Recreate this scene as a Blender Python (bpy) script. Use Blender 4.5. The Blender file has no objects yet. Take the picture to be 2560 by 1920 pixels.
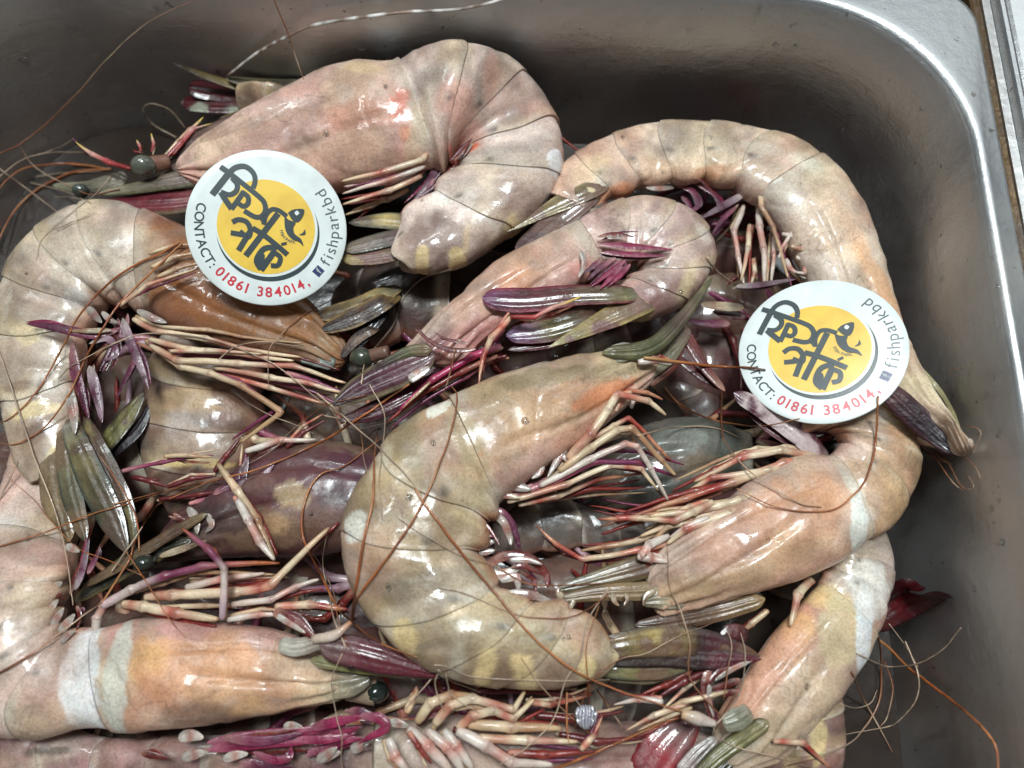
import bpy, math, random
import numpy as np
from mathutils import Vector, Matrix

# ------------------------------------------------------------------ camera, world, lights, exposure
SC = bpy.context.scene
COL = SC.collection
FPX = 1862.0                      # focal length in photo pixels (2560 wide)
TILT = math.radians(18.5)
DIST = 0.21
CAM = np.array([0.0, -DIST * math.sin(TILT), DIST * math.cos(TILT)])
cd = bpy.data.cameras.new('camera')
cam = bpy.data.objects.new('camera', cd)
COL.objects.link(cam)
cam.location = CAM
cam.rotation_euler = (TILT, 0, 0)
cd.sensor_width = 36.0
cd.lens = 36.0 * FPX / 2560.0
cd.clip_start = 0.01
cd.clip_end = 50.0
cd.dof.use_dof = True
cd.dof.focus_distance = 0.203
cd.dof.aperture_fstop = 9.0
SC.camera = cam

wd = bpy.data.worlds.new('World')
SC.world = wd
wd.use_nodes = True
bg = wd.node_tree.nodes['Background']
bg.inputs[0].default_value = (0.93, 0.97, 1.0, 1)
bg.inputs[1].default_value = 0.10

def lamp(name, loc, target, sx, sy, watts, col=(0.91, 0.985, 1.0)):
    ld = bpy.data.lights.new(name, 'AREA')
    ld.shape = 'RECTANGLE'
    ld.size, ld.size_y = sx, sy
    ld.energy = watts
    ld.color = col
    o = bpy.data.objects.new(name, ld)
    COL.objects.link(o)
    o.location = loc
    o.rotation_euler = (Vector(target) - Vector(loc)).to_track_quat('-Z', 'Y').to_euler()
    return o

lamp('ceiling_lamp', (0.02, 0.16, 1.05), (0, 0, 0), 0.22, 0.22, 9.8)
lamp('ceiling_lamp', (-0.30, 0.42, 0.95), (0, 0, 0), 0.55, 0.07, 3.0)
lamp('ceiling_lamp', (0.75, 0.95, 0.95), (0.1, 0.05, 0), 0.80, 0.70, 2.4)

SC.view_settings.view_transform = 'Standard'
SC.view_settings.look = 'None'
SC.view_settings.exposure = 0.0
SC.view_settings.gamma = 1.0
SC.cycles.use_denoising = True
SC.cycles.max_bounces = 5
SC.cycles.use_adaptive_sampling = True
SC.cycles.adaptive_threshold = 0.03
SC.cycles.transparent_max_bounces = 4

# ------------------------------------------------------------------ helpers
_c, _s = math.cos(TILT), math.sin(TILT)
# crops of the photograph: display pixels -> photo pixels
CROP = {0: (0, 0, 1.15732), 1: (0, 0, .39778), 2: (800, 0, .39778), 3: (1600, 0, .434), 4: (0, 600, .39778),
        5: (800, 600, .39778), 6: (1600, 600, .434), 7: (0, 1260, .39778), 8: (800, 1260, .39778), 9: (1600, 1260, .434)}

def W(k, x, y, h=0.0):
    """a point of the place: where the sight line through x, y of crop k meets the height h (millimetres)"""
    ox, oy, s = CROP[k]
    dx, dy = (ox + x * s - 1280) / FPX, -(oy + y * s - 960) / FPX
    d = np.array([dx, _c * dy + _s, _s * dy - _c])
    t = (h * 0.001 - CAM[2]) / d[2]
    return CAM + t * d

def W_in(k, x, y, h=0.0, gap=4.0):
    """the same, but never behind a wall of the pan: raised along the sight line until it clears the steel"""
    for i in range(60):
        p = W(k, x, y, h)
        q = PR.T @ (p[:2] * 1000)
        lean = gap + 0.075 * max(0.0, RIM_Z - h)
        if h >= RIM_Z + 2 or (q[1] < PY1 - lean and q[0] < PX1 - lean):
            break
        h += 1.0
    return p, h

def PX(k, h=0.0):
    """metres per display pixel of crop k, at the height h"""
    return CROP[k][2] * (DIST - h * 0.001) / FPX

def lin(c):
    c = np.asarray(c, float) / 255.0
    return np.where(c <= 0.04045, c / 12.92, ((c + 0.055) / 1.055) ** 2.4)

def _hash(ix, iy, iz, seed):
    n = (ix * 374761393 + iy * 668265263 + iz * 2147483647 + seed * 974634777) & 0xFFFFFFFF
    n = ((n ^ (n >> 13)) * 1274126177) & 0xFFFFFFFF
    n = (n ^ (n >> 16)) & 0xFFFF
    return n / 65535.0

def vnoise(P, scale, seed=0):
    Q = np.asarray(P) / scale
    I = np.floor(Q).astype(np.int64)
    F = Q - I
    F = F * F * (3 - 2 * F)
    x, y, z = I.T
    fx, fy, fz = F.T
    r = 0
    for a in (0, 1):
        for b in (0, 1):
            for c in (0, 1):
                w = (fx if a else 1 - fx) * (fy if b else 1 - fy) * (fz if c else 1 - fz)
                r = r + w * _hash(x + a, y + b, z + c, seed)
    return r * 2 - 1

def fbm(P, scale, seed=0, octv=3):
    r, a = 0, 1.0
    for i in range(octv):
        r = r + a * vnoise(P, scale, seed + i * 17)
        scale *= 0.5
        a *= 0.5
    return r / 1.6

def sstep(a, b, x):
    t = np.clip((x - a) / (b - a), 0, 1)
    return t * t * (3 - 2 * t)

SURF = []                          # what loose whiskers may lie on
LAYS = {'carapace', 'abdomen_segment', 'card', 'tail_blade', 'antennal_scale', 'rostrum', 'walking_leg', 'pan_wall', 'swimmeret', 'water', 'head_plate'}

def make_mesh(name, V, F, mat, parent=None, C=None, smooth=True):
    me = bpy.data.meshes.new(name)
    V = np.asarray(V, np.float32).reshape(-1, 3)
    if name in LAYS:
        SURF.append((V, np.asarray(F) if isinstance(F, np.ndarray) else F))
    if isinstance(F, np.ndarray):
        n = len(F)
        me.vertices.add(len(V))
        me.vertices.foreach_set('co', V.ravel())
        me.loops.add(n * 4)
        me.loops.foreach_set('vertex_index', F.astype(np.int32).ravel())
        me.polygons.add(n)
        me.polygons.foreach_set('loop_start', np.arange(0, n * 4, 4, dtype=np.int32))
        me.update(calc_edges=True)
        me.validate()
    else:
        me.from_pydata([tuple(v) for v in V.tolist()], [], F)
        me.update()
    if smooth:
        me.polygons.foreach_set('use_smooth', np.ones(len(me.polygons), bool))
    if C is not None:
        at = me.color_attributes.new('Col', 'FLOAT_COLOR', 'POINT')
        A = np.ones((len(V), 4), np.float32)
        A[:, :3] = C
        at.data.foreach_set('color', A.ravel())
    me.materials.append(mat)
    o = bpy.data.objects.new(name, me)
    COL.objects.link(o)
    if parent is not None:
        o.parent = parent
        o.matrix_parent_inverse = Matrix.Translation(-Vector(parent['base']) if 'base' in parent else Vector((0, 0, 0)))
    return o

def grid_faces(nr, nc, closed=True):
    i = np.arange(nr - 1)[:, None]
    j = np.arange(nc if closed else nc - 1)[None, :]
    j2 = (j + 1) % nc
    return np.stack(np.broadcast_arrays(i * nc + j, i * nc + j2, (i + 1) * nc + j2, (i + 1) * nc + j), -1).reshape(-1, 4)

def spline(P, t):
    """Catmull-Rom through the rows of P at parameters t"""
    P = np.asarray(P, float)
    n = len(P)
    t = np.asarray(t, float)
    i = np.clip(np.floor(t).astype(int), 0, n - 2)
    f = (t - i)[:, None]
    g = lambda k: np.where((k < 0)[:, None], 2 * P[0] - P[1], np.where((k >= n)[:, None], 2 * P[-1] - P[-2], P[np.clip(k, 0, n - 1)]))
    a, b, c, d = g(i - 1), g(i), g(i + 1), g(i + 2)
    fc = np.clip(f, 0, 1)
    r = 0.5 * ((2 * b) + (-a + c) * fc + (2 * a - 5 * b + 4 * c - d) * fc ** 2 + (-a + 3 * b - 3 * c + d) * fc ** 3)
    return r + np.where(f < 0, f * (P[1] - P[0]), 0) + np.where(f > 1, (f - 1) * (P[-1] - P[-2]), 0)

def empty(name, loc, label, cat, group=None):
    o = bpy.data.objects.new(name, None)
    o.empty_display_size = 0.01
    COL.objects.link(o)
    o.location = loc
    o['base'] = [float(v) for v in loc]
    o['label'], o['category'] = label, cat
    if group:
        o['group'] = group
    return o

# ------------------------------------------------------------------ materials
def new_mat(name):
    m = bpy.data.materials.new(name)
    m.use_nodes = True
    nt = m.node_tree
    return m, nt, nt.nodes['Principled BSDF']

def nd(nt, typ, **kw):
    n = nt.nodes.new(typ)
    for k, v in kw.items():
        if k == 'inp':
            for kk, vv in v.items():
                n.inputs[kk].default_value = vv
        else:
            setattr(n, k, v)
    return n

def flesh_mat(name, rough, coat, sss, mottle, speck, bump, bscale=260.0, trans=0.0, vein=0.0, coatr=0.08, patch=False):
    m, nt, b = new_mat(name)
    L = nt.links
    at = nd(nt, 'ShaderNodeAttribute', attribute_name='Col')
    tc = nd(nt, 'ShaderNodeTexCoord')
    # broad colour drift
    n1 = nd(nt, 'ShaderNodeTexNoise', inp={'Scale': 70.0, 'Detail': 6.0, 'Roughness': 0.62, 'Distortion': 0.4})
    L.new(tc.outputs['Object'], n1.inputs['Vector'])
    r1 = nd(nt, 'ShaderNodeValToRGB')
    r1.color_ramp.elements[0].position, r1.color_ramp.elements[1].position = 0.30, 0.70
    r1.color_ramp.elements[0].color = (0.66, 0.58, 0.54, 1)
    r1.color_ramp.elements[1].color = (1.28, 1.27, 1.24, 1)
    L.new(n1.outputs['Fac'], r1.inputs[0])
    mx = nd(nt, 'ShaderNodeMix', data_type='RGBA', blend_type='MULTIPLY')
    mx.inputs[0].default_value = mottle
    L.new(at.outputs['Color'], mx.inputs[6])
    L.new(r1.outputs[0], mx.inputs[7])
    # fine pigment dots
    n2 = nd(nt, 'ShaderNodeTexNoise', inp={'Scale': 1500.0, 'Detail': 3.0, 'Roughness': 0.7})
    L.new(tc.outputs['Object'], n2.inputs['Vector'])
    r2 = nd(nt, 'ShaderNodeValToRGB')
    r2.color_ramp.elements[0].position, r2.color_ramp.elements[1].position = 0.36, 0.56
    r2.color_ramp.elements[0].color = (0.50, 0.40, 0.34, 1)
    r2.color_ramp.elements[1].color = (1.06, 1.06, 1.06, 1)
    L.new(n2.outputs['Fac'], r2.inputs[0])
    mx2 = nd(nt, 'ShaderNodeMix', data_type='RGBA', blend_type='MULTIPLY')
    mx2.inputs[0].default_value = speck
    L.new(mx.outputs[2], mx2.inputs[6])
    L.new(r2.outputs[0], mx2.inputs[7])
    last = mx2.outputs[2]
    if vein:
        n5 = nd(nt, 'ShaderNodeTexNoise', inp={'Scale': 62.0, 'Detail': 3.0, 'Roughness': 0.55, 'Distortion': 0.9})
        L.new(tc.outputs['Object'], n5.inputs['Vector'])
        r5 = nd(nt, 'ShaderNodeValToRGB')
        e = r5.color_ramp.elements
        e[0].position, e[1].position = 0.485, 0.515
        e[0].color = e[1].color = (0, 0, 0, 1)
        x5 = e.new(0.50)
        x5.color = (1, 1, 1, 1)
        L.new(n5.outputs['Fac'], r5.inputs[0])
        n6 = nd(nt, 'ShaderNodeTexNoise', inp={'Scale': 48.0, 'Detail': 2.0})
        mp = nd(nt, 'ShaderNodeMapping', inp={'Location': (3.1, 1.7, 0.4)})
        L.new(tc.outputs['Object'], mp.inputs[0])
        L.new(mp.outputs[0], n6.inputs['Vector'])
        mr6 = nd(nt, 'ShaderNodeMapRange', inp={'From Min': 0.50, 'From Max': 0.62, 'To Min': 0.0, 'To Max': vein})
        L.new(n6.outputs['Fac'], mr6.inputs[0])
        mm = nd(nt, 'ShaderNodeMath', operation='MULTIPLY')
        L.new(r5.outputs[0], mm.inputs[0])
        L.new(mr6.outputs[0], mm.inputs[1])
        mx3 = nd(nt, 'ShaderNodeMix', data_type='RGBA')
        L.new(mm.outputs[0], mx3.inputs[0])
        L.new(last, mx3.inputs[6])
        mx3.inputs[7].default_value = (0.09, 0.06, 0.045, 1)
        last = mx3.outputs[2]
    L.new(last, b.inputs['Base Color'])
    b.inputs['Roughness'].default_value = rough
    b.inputs['Coat Weight'].default_value = coat
    b.inputs['Coat Roughness'].default_value = coatr
    b.inputs['Specular IOR Level'].default_value = 0.35
    b.inputs['Subsurface Weight'].default_value = sss
    b.inputs['Subsurface Radius'].default_value = (0.0030, 0.0019, 0.0013)
    b.inputs['Subsurface Scale'].default_value = 1.0
    if patch:                                   # wet film here, drained dull shell there
        n8 = nd(nt, 'ShaderNodeTexNoise', inp={'Scale': 85.0, 'Detail': 4.0, 'Roughness': 0.6})
        mp8 = nd(nt, 'ShaderNodeMapping', inp={'Location': (1.3, 7.1, 2.2)})
        L.new(tc.outputs['Object'], mp8.inputs[0])
        L.new(mp8.outputs[0], n8.inputs['Vector'])
        mr8 = nd(nt, 'ShaderNodeMapRange', inp={'From Min': 0.38, 'From Max': 0.62, 'To Min': 0.06, 'To Max': coat * 1.4})
        L.new(n8.outputs['Fac'], mr8.inputs[0])
        L.new(mr8.outputs[0], b.inputs['Coat Weight'])
        mr9 = nd(nt, 'ShaderNodeMapRange', inp={'From Min': 0.38, 'From Max': 0.62, 'To Min': 0.28, 'To Max': 0.05})
        L.new(n8.outputs['Fac'], mr9.inputs[0])
        L.new(mr9.outputs[0], b.inputs['Coat Roughness'])
        mr10 = nd(nt, 'ShaderNodeMapRange', inp={'From Min': 0.38, 'From Max': 0.62, 'To Min': 0.55, 'To Max': 0.36})
        L.new(n8.outputs['Fac'], mr10.inputs[0])
        L.new(mr10.outputs[0], b.inputs['Roughness'])
    if trans:
        b.inputs['Transmission Weight'].default_value = trans
    # wet, uneven skin
    n3 = nd(nt, 'ShaderNodeTexNoise', inp={'Scale': bscale, 'Detail': 5.0, 'Roughness': 0.6})
    L.new(tc.outputs['Object'], n3.inputs['Vector'])
    bp = nd(nt, 'ShaderNodeBump', inp={'Strength': bump, 'Distance': 0.0012})
    L.new(n3.outputs['Fac'], bp.inputs['Height'])
    L.new(bp.outputs[0], b.inputs['Normal'])
    n4 = nd(nt, 'ShaderNodeTexNoise', inp={'Scale': 130.0, 'Detail': 4.0, 'Roughness': 0.6})
    L.new(tc.outputs['Object'], n4.inputs['Vector'])
    bp2 = nd(nt, 'ShaderNodeBump', inp={'Strength': bump * 0.35, 'Distance': 0.0016})
    L.new(n4.outputs['Fac'], bp2.inputs['Height'])
    L.new(bp2.outputs[0], b.inputs['Coat Normal'])
    return m

M_SHELL = flesh_mat('shell', 0.42, 0.55, 0.20, 0.85, 0.42, 0.34, vein=0.35, patch=True)
M_LIMB = flesh_mat('limb', 0.40, 0.35, 0.0, 0.45, 0.20, 0.35, 420.0)
M_BLADE = flesh_mat('blade', 0.38, 0.45, 0.0, 0.55, 0.35, 0.40, 340.0)
M_WHISK = flesh_mat('whisker', 0.40, 0.4, 0.0, 0.35, 0.15, 0.2, 900.0)
M_EYE = flesh_mat('eye', 0.22, 1.0, 0.0, 0.5, 0.5, 0.25, 300.0)

def plain(name, rgb, rough=0.35, coat=0.3, var=0.08):
    m, nt, b = new_mat(name)
    L = nt.links
    tc = nd(nt, 'ShaderNodeTexCoord')
    n = nd(nt, 'ShaderNodeTexNoise', inp={'Scale': 160.0, 'Detail': 5.0})
    L.new(tc.outputs['Object'], n.inputs['Vector'])
    c = lin(rgb)
    r = nd(nt, 'ShaderNodeValToRGB')
    r.color_ramp.elements[0].position, r.color_ramp.elements[1].position = 0.3, 0.7
    r.color_ramp.elements[0].color = (*(c * (1 - var)), 1)
    r.color_ramp.elements[1].color = (*np.minimum(c * (1 + var), 0.95), 1)
    L.new(n.outputs['Fac'], r.inputs[0])
    L.new(r.outputs[0], b.inputs['Base Color'])
    b.inputs['Roughness'].default_value = rough
    b.inputs['Coat Weight'].default_value = coat
    b.inputs['Coat Roughness'].default_value = 0.12
    return m

def steel(name, base, rough, dirt, dirtcol, bump=0.15, lo=0.45, hi=0.75):
    m, nt, b = new_mat(name)
    L = nt.links
    tc = nd(nt, 'ShaderNodeTexCoord')
    n1 = nd(nt, 'ShaderNodeTexNoise', inp={'Scale': 16.0, 'Detail': 7.0, 'Roughness': 0.62, 'Distortion': 0.6})
    L.new(tc.outputs['Object'], n1.inputs['Vector'])
    r1 = nd(nt, 'ShaderNodeValToRGB')
    r1.color_ramp.elements[0].position, r1.color_ramp.elements[1].position = lo, hi
    r1.color_ramp.elements[0].color = (*base, 1)
    r1.color_ramp.elements[1].color = (*dirtcol, 1)
    L.new(n1.outputs['Fac'], r1.inputs[0])
    # small marks: dried spots and pits
    v = nd(nt, 'ShaderNodeTexNoise', inp={'Scale': 420.0, 'Detail': 2.0})
    L.new(tc.outputs['Object'], v.inputs['Vector'])
    r2 = nd(nt, 'ShaderNodeValToRGB')
    r2.color_ramp.elements[0].position, r2.color_ramp.elements[1].position = 0.70, 0.75
    r2.color_ramp.elements[0].color = (0, 0, 0, 1)
    r2.color_ramp.elements[1].color = (1, 1, 1, 1)
    L.new(v.outputs['Fac'], r2.inputs[0])
    mx = nd(nt, 'ShaderNodeMix', data_type='RGBA')
    L.new(r2.outputs[0], mx.inputs[0])
    L.new(r1.outputs[0], mx.inputs[6])
    mx.inputs[7].default_value = (base[0] * 0.55, base[1] * 0.5, base[2] * 0.45, 1)
    L.new(mx.outputs[2], b.inputs['Base Color'])
    mr = nd(nt, 'ShaderNodeMapRange', inp={'From Min': lo, 'From Max': hi, 'To Min': 1.0, 'To Max': 1.0 - dirt})
    L.new(n1.outputs['Fac'], mr.inputs[0])
    L.new(mr.outputs[0], b.inputs['Metallic'])
    rr = nd(nt, 'ShaderNodeMapRange', inp={'From Min': 0.3, 'From Max': 0.7, 'To Min': rough * 0.8, 'To Max': rough * 1.25})
    L.new(n1.outputs['Fac'], rr.inputs[0])
    L.new(rr.outputs[0], b.inputs['Roughness'])
    n3 = nd(nt, 'ShaderNodeTexNoise', inp={'Scale': 230.0, 'Detail': 6.0, 'Roughness': 0.7})
    L.new(tc.outputs['Object'], n3.inputs['Vector'])
    bp = nd(nt, 'ShaderNodeBump', inp={'Strength': bump, 'Distance': 0.0006})
    L.new(n3.outputs['Fac'], bp.inputs['Height'])
    mp = nd(nt, 'ShaderNodeMapping', inp={'Scale': (40.0, 40.0, 1800.0)})
    L.new(tc.outputs['Object'], mp.inputs[0])
    n7 = nd(nt, 'ShaderNodeTexNoise', inp={'Scale': 1.0, 'Detail': 5.0, 'Roughness': 0.7})
    L.new(mp.outputs[0], n7.inputs['Vector'])
    bp7 = nd(nt, 'ShaderNodeBump', inp={'Strength': bump * 0.5, 'Distance': 0.0004})
    L.new(n7.outputs['Fac'], bp7.inputs['Height'])
    L.new(bp.outputs[0], bp7.inputs['Normal'])
    L.new(bp7.outputs[0], b.inputs['Normal'])
    return m

M_WALL = steel('pan_steel', (0.56, 0.56, 0.56), 0.42, 0.35, (0.38, 0.36, 0.33), 0.5)
M_RIM = steel('rim_steel', (0.58, 0.60, 0.62), 0.36, 0.3, (0.50, 0.49, 0.46), 0.3)
M_FRAME = steel('counter_steel', (0.70, 0.72, 0.74), 0.26, 0.3, (0.50, 0.48, 0.45))
M_GRIME = steel('gutter_grime', (0.20, 0.13, 0.06), 0.22, 1.0, (0.08, 0.045, 0.02), 0.9, 0.35, 0.6)

# ------------------------------------------------------------------ the pan and the counter round it
ROT = math.radians(-3.0)
PR = np.array([[math.cos(ROT), -math.sin(ROT)], [math.sin(ROT), math.cos(ROT)]])
RIM_Z = 35.0
PX1, PY1 = 117.5, 106.5            # inner edge of the pan's rim, right and back (mm, in the pan's own turned frame)
PX0, PY0 = PX1 - 300.0, PY1 - 290.0

def rrect(x0, y0, x1, y1, r, n=14):
    out = []
    for cx, cy, a0 in ((x1 - r, y1 - r, 0), (x0 + r, y1 - r, 90), (x0 + r, y0 + r, 180), (x1 - r, y0 + r, 270)):
        for i in range(n + 1):
            a = math.radians(a0 + 90 * i / n)
            out.append((cx + r * math.cos(a), cy + r * math.sin(a)))
    return np.array(out)

def loop3(off, r, z):
    """a rounded ring of the pan; off = how far outside the inner rim edge"""
    q = rrect(PX0 - off, PY0 - off, PX1 + off, PY1 + off, r) @ PR.T
    return np.column_stack([q, np.full(len(q), z)]) * 0.001

def ring_mesh(name, loops, mat, parent=None, cap=False):
    n = len(loops[0])
    V = np.concatenate(loops)
    F = grid_faces(len(loops), n).tolist()
    if cap:
        F.append(list(range((len(loops) - 1) * n, len(loops) * n)))
    return make_mesh(name, V, F, mat, parent)

pan = empty('steel_food_pan', (0, -0.03, -0.05), 'deep stainless steel food pan with rounded corners holding the prawns', 'pan')
CR = 47.0
ring_mesh('pan_wall', [loop3(0.4, CR, RIM_Z - 1.2), loop3(-0.8, CR - .6, RIM_Z - 3), loop3(-2.2, CR - 1.5, RIM_Z - 20), loop3(-4, CR - 3, RIM_Z - 45),
                       loop3(-6, CR - 5, RIM_Z - 68), loop3(-9, CR - 7, RIM_Z - 78), loop3(-15, CR - 11, RIM_Z - 84), loop3(-24, CR - 18, RIM_Z - 86)], M_WALL, pan, cap=True)
ring_mesh('pan_rim', [loop3(0.42, CR, RIM_Z - 1.2), loop3(0.9, CR + .2, RIM_Z - 0.45), loop3(1.6, CR + .4, RIM_Z - 0.05), loop3(2.4, CR, RIM_Z + .12), loop3(3.0, CR - 3, RIM_Z - 0.25), loop3(6.2, 14, RIM_Z - 0.35),
                      loop3(7.0, 13.5, RIM_Z - 0.6), loop3(7.3, 13.5, RIM_Z - 1.3), loop3(7.2, 13.5, RIM_Z - 2.0)], M_RIM, pan)
def extrude_profile(name, prof, y0, y1, mat, parent=None, ny=2):
    """a straight bar along the pan's own y; prof = closed list of (x, z) in mm"""
    V = []
    for i in range(ny):
        y = y0 + (y1 - y0) * i / (ny - 1)
        for x, z in prof:
            q = PR @ np.array([x, y])
            V.append((q[0] * .001, q[1] * .001, z * .001))
    n = len(prof)
    F = grid_faces(ny, n).tolist() + [list(range(n))[::-1], list(range((ny - 1) * n, ny * n))]
    return make_mesh(name, V, F, mat, parent, smooth=False)

g = PX1 + 7.6
o = extrude_profile('gutter', [(g, RIM_Z - 9), (g + 3.2, RIM_Z - 9), (g + 3.2, RIM_Z - 3.4), (g + 2.4, RIM_Z - 3.9), (g + 1.6, RIM_Z - 4.0), (g + .8, RIM_Z - 3.7), (g, RIM_Z - 3.2)], PY1 - 320, PY1 + 90, M_GRIME)
o['kind'] = 'structure'
o['label'] = 'brown grimy channel between the pan and the counter frame'
fr = empty('counter_frame', (0.16, 0, 0), 'bright steel counter frame edge beside the grimy channel', 'counter frame')
x = g + 5.3
extrude_profile('frame_channel', [(g + 3.3, RIM_Z - 9), (x - .1, RIM_Z - 9), (x - .1, RIM_Z - 2.2), (g + 3.3, RIM_Z - 2.6)], PY1 - 320, PY1 + 90, M_WALL, fr)
extrude_profile('frame_lip', [(x, RIM_Z - 9), (x, RIM_Z + .2), (x + .5, RIM_Z + .9), (x + 1.4, RIM_Z + 1.1), (x + 2.2, RIM_Z + .7), (x + 2.6, RIM_Z - .2), (x + 2.6, RIM_Z - 9)], PY1 - 320, PY1 + 90, M_FRAME, fr)
extrude_profile('frame_ledge', [(x + 2.7, RIM_Z - 9), (x + 2.7, RIM_Z - .1), (x + 3.6, RIM_Z + .4), (x + 13, RIM_Z + .4), (x + 14, RIM_Z - 1), (x + 14, RIM_Z - 9)], PY1 - 320, PY1 + 90, M_FRAME, fr)
extrude_profile('frame_flange', [(x + 14.1, RIM_Z - 9), (x + 14.1, RIM_Z - 2), (x + 60, RIM_Z - 2), (x + 60, RIM_Z - 9)], PY1 - 320, PY1 + 90, M_WALL, fr)

# the next pan behind: only its front rim shows
nb = empty('neighbouring_pan', (0, 0.15, 0.03), 'rim of the next steel pan behind, a sliver along the top edge', 'pan')
yb = PY1 + 8.0
def loopn(off, r, z):
    q = rrect(PX0 - off, yb + 7.3 - off, PX1 + off, yb + 150 + off, r) @ PR.T
    return np.column_stack([q, np.full(len(q), z)]) * 0.001
V = [loopn(-4, CR - 3, RIM_Z - 45), loopn(0, CR, RIM_Z - 1.2), loopn(1.6, CR, RIM_Z - .05), loopn(3, CR - 3, RIM_Z - .25), loopn(6.2, 14, RIM_Z - .35), loopn(7.1, 13.5, RIM_Z - .8), loopn(7.2, 13.5, RIM_Z - 2)]
n = len(V[0])
make_mesh('pan_rim', np.concatenate(V), grid_faces(len(V), n).tolist(), M_RIM, nb)

m_w, nt_, b_ = new_mat('added_dark_water')
_tc = nd(nt_, 'ShaderNodeTexCoord')
_n = nd(nt_, 'ShaderNodeTexNoise', inp={'Scale': 60.0, 'Detail': 4.0})
nt_.links.new(_tc.outputs['Object'], _n.inputs['Vector'])
_r = nd(nt_, 'ShaderNodeValToRGB')
_r.color_ramp.elements[0].color, _r.color_ramp.elements[1].color = (0.018, 0.013, 0.010, 1), (0.05, 0.035, 0.028, 1)
nt_.links.new(_n.outputs['Fac'], _r.inputs[0])
nt_.links.new(_r.outputs[0], b_.inputs['Base Color'])
b_.inputs['Roughness'].default_value = 0.12
_b = nd(nt_, 'ShaderNodeBump', inp={'Strength': 0.3, 'Distance': 0.001})
nt_.links.new(_n.outputs['Fac'], _b.inputs['Height'])
nt_.links.new(_b.outputs[0], b_.inputs['Normal'])
q = loop3(-5.5, CR - 4, -27.0)  # dark sheet added above the pan floor, so no bright steel shows in the gaps
o = make_mesh('water', q, [list(range(len(q)))], m_w, smooth=False)
o['kind'] = 'structure'
o['label'] = 'dark sheet added as murky melt water so the pan floor stays dark in the gaps'

m_dark = plain('dark_underside', (20, 19, 18), 0.6, 0.0)
o = make_mesh('counter_floor', [(-.6, -.5, -.056), (.6, -.5, -.056), (.6, .6, -.056), (-.6, .6, -.056)], [[0, 1, 2, 3]], m_dark, smooth=False)
o['kind'] = 'structure'

# ------------------------------------------------------------------ prawn bodies
NTH = 88
TH = np.linspace(0, 2 * math.pi, NTH, endpoint=False)
SUP = 2.4
CA = np.sign(np.cos(TH)) * np.abs(np.cos(TH)) ** (2 / SUP)
CB = np.sign(np.sin(TH)) * np.abs(np.sin(TH)) ** (2 / SUP)

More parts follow.
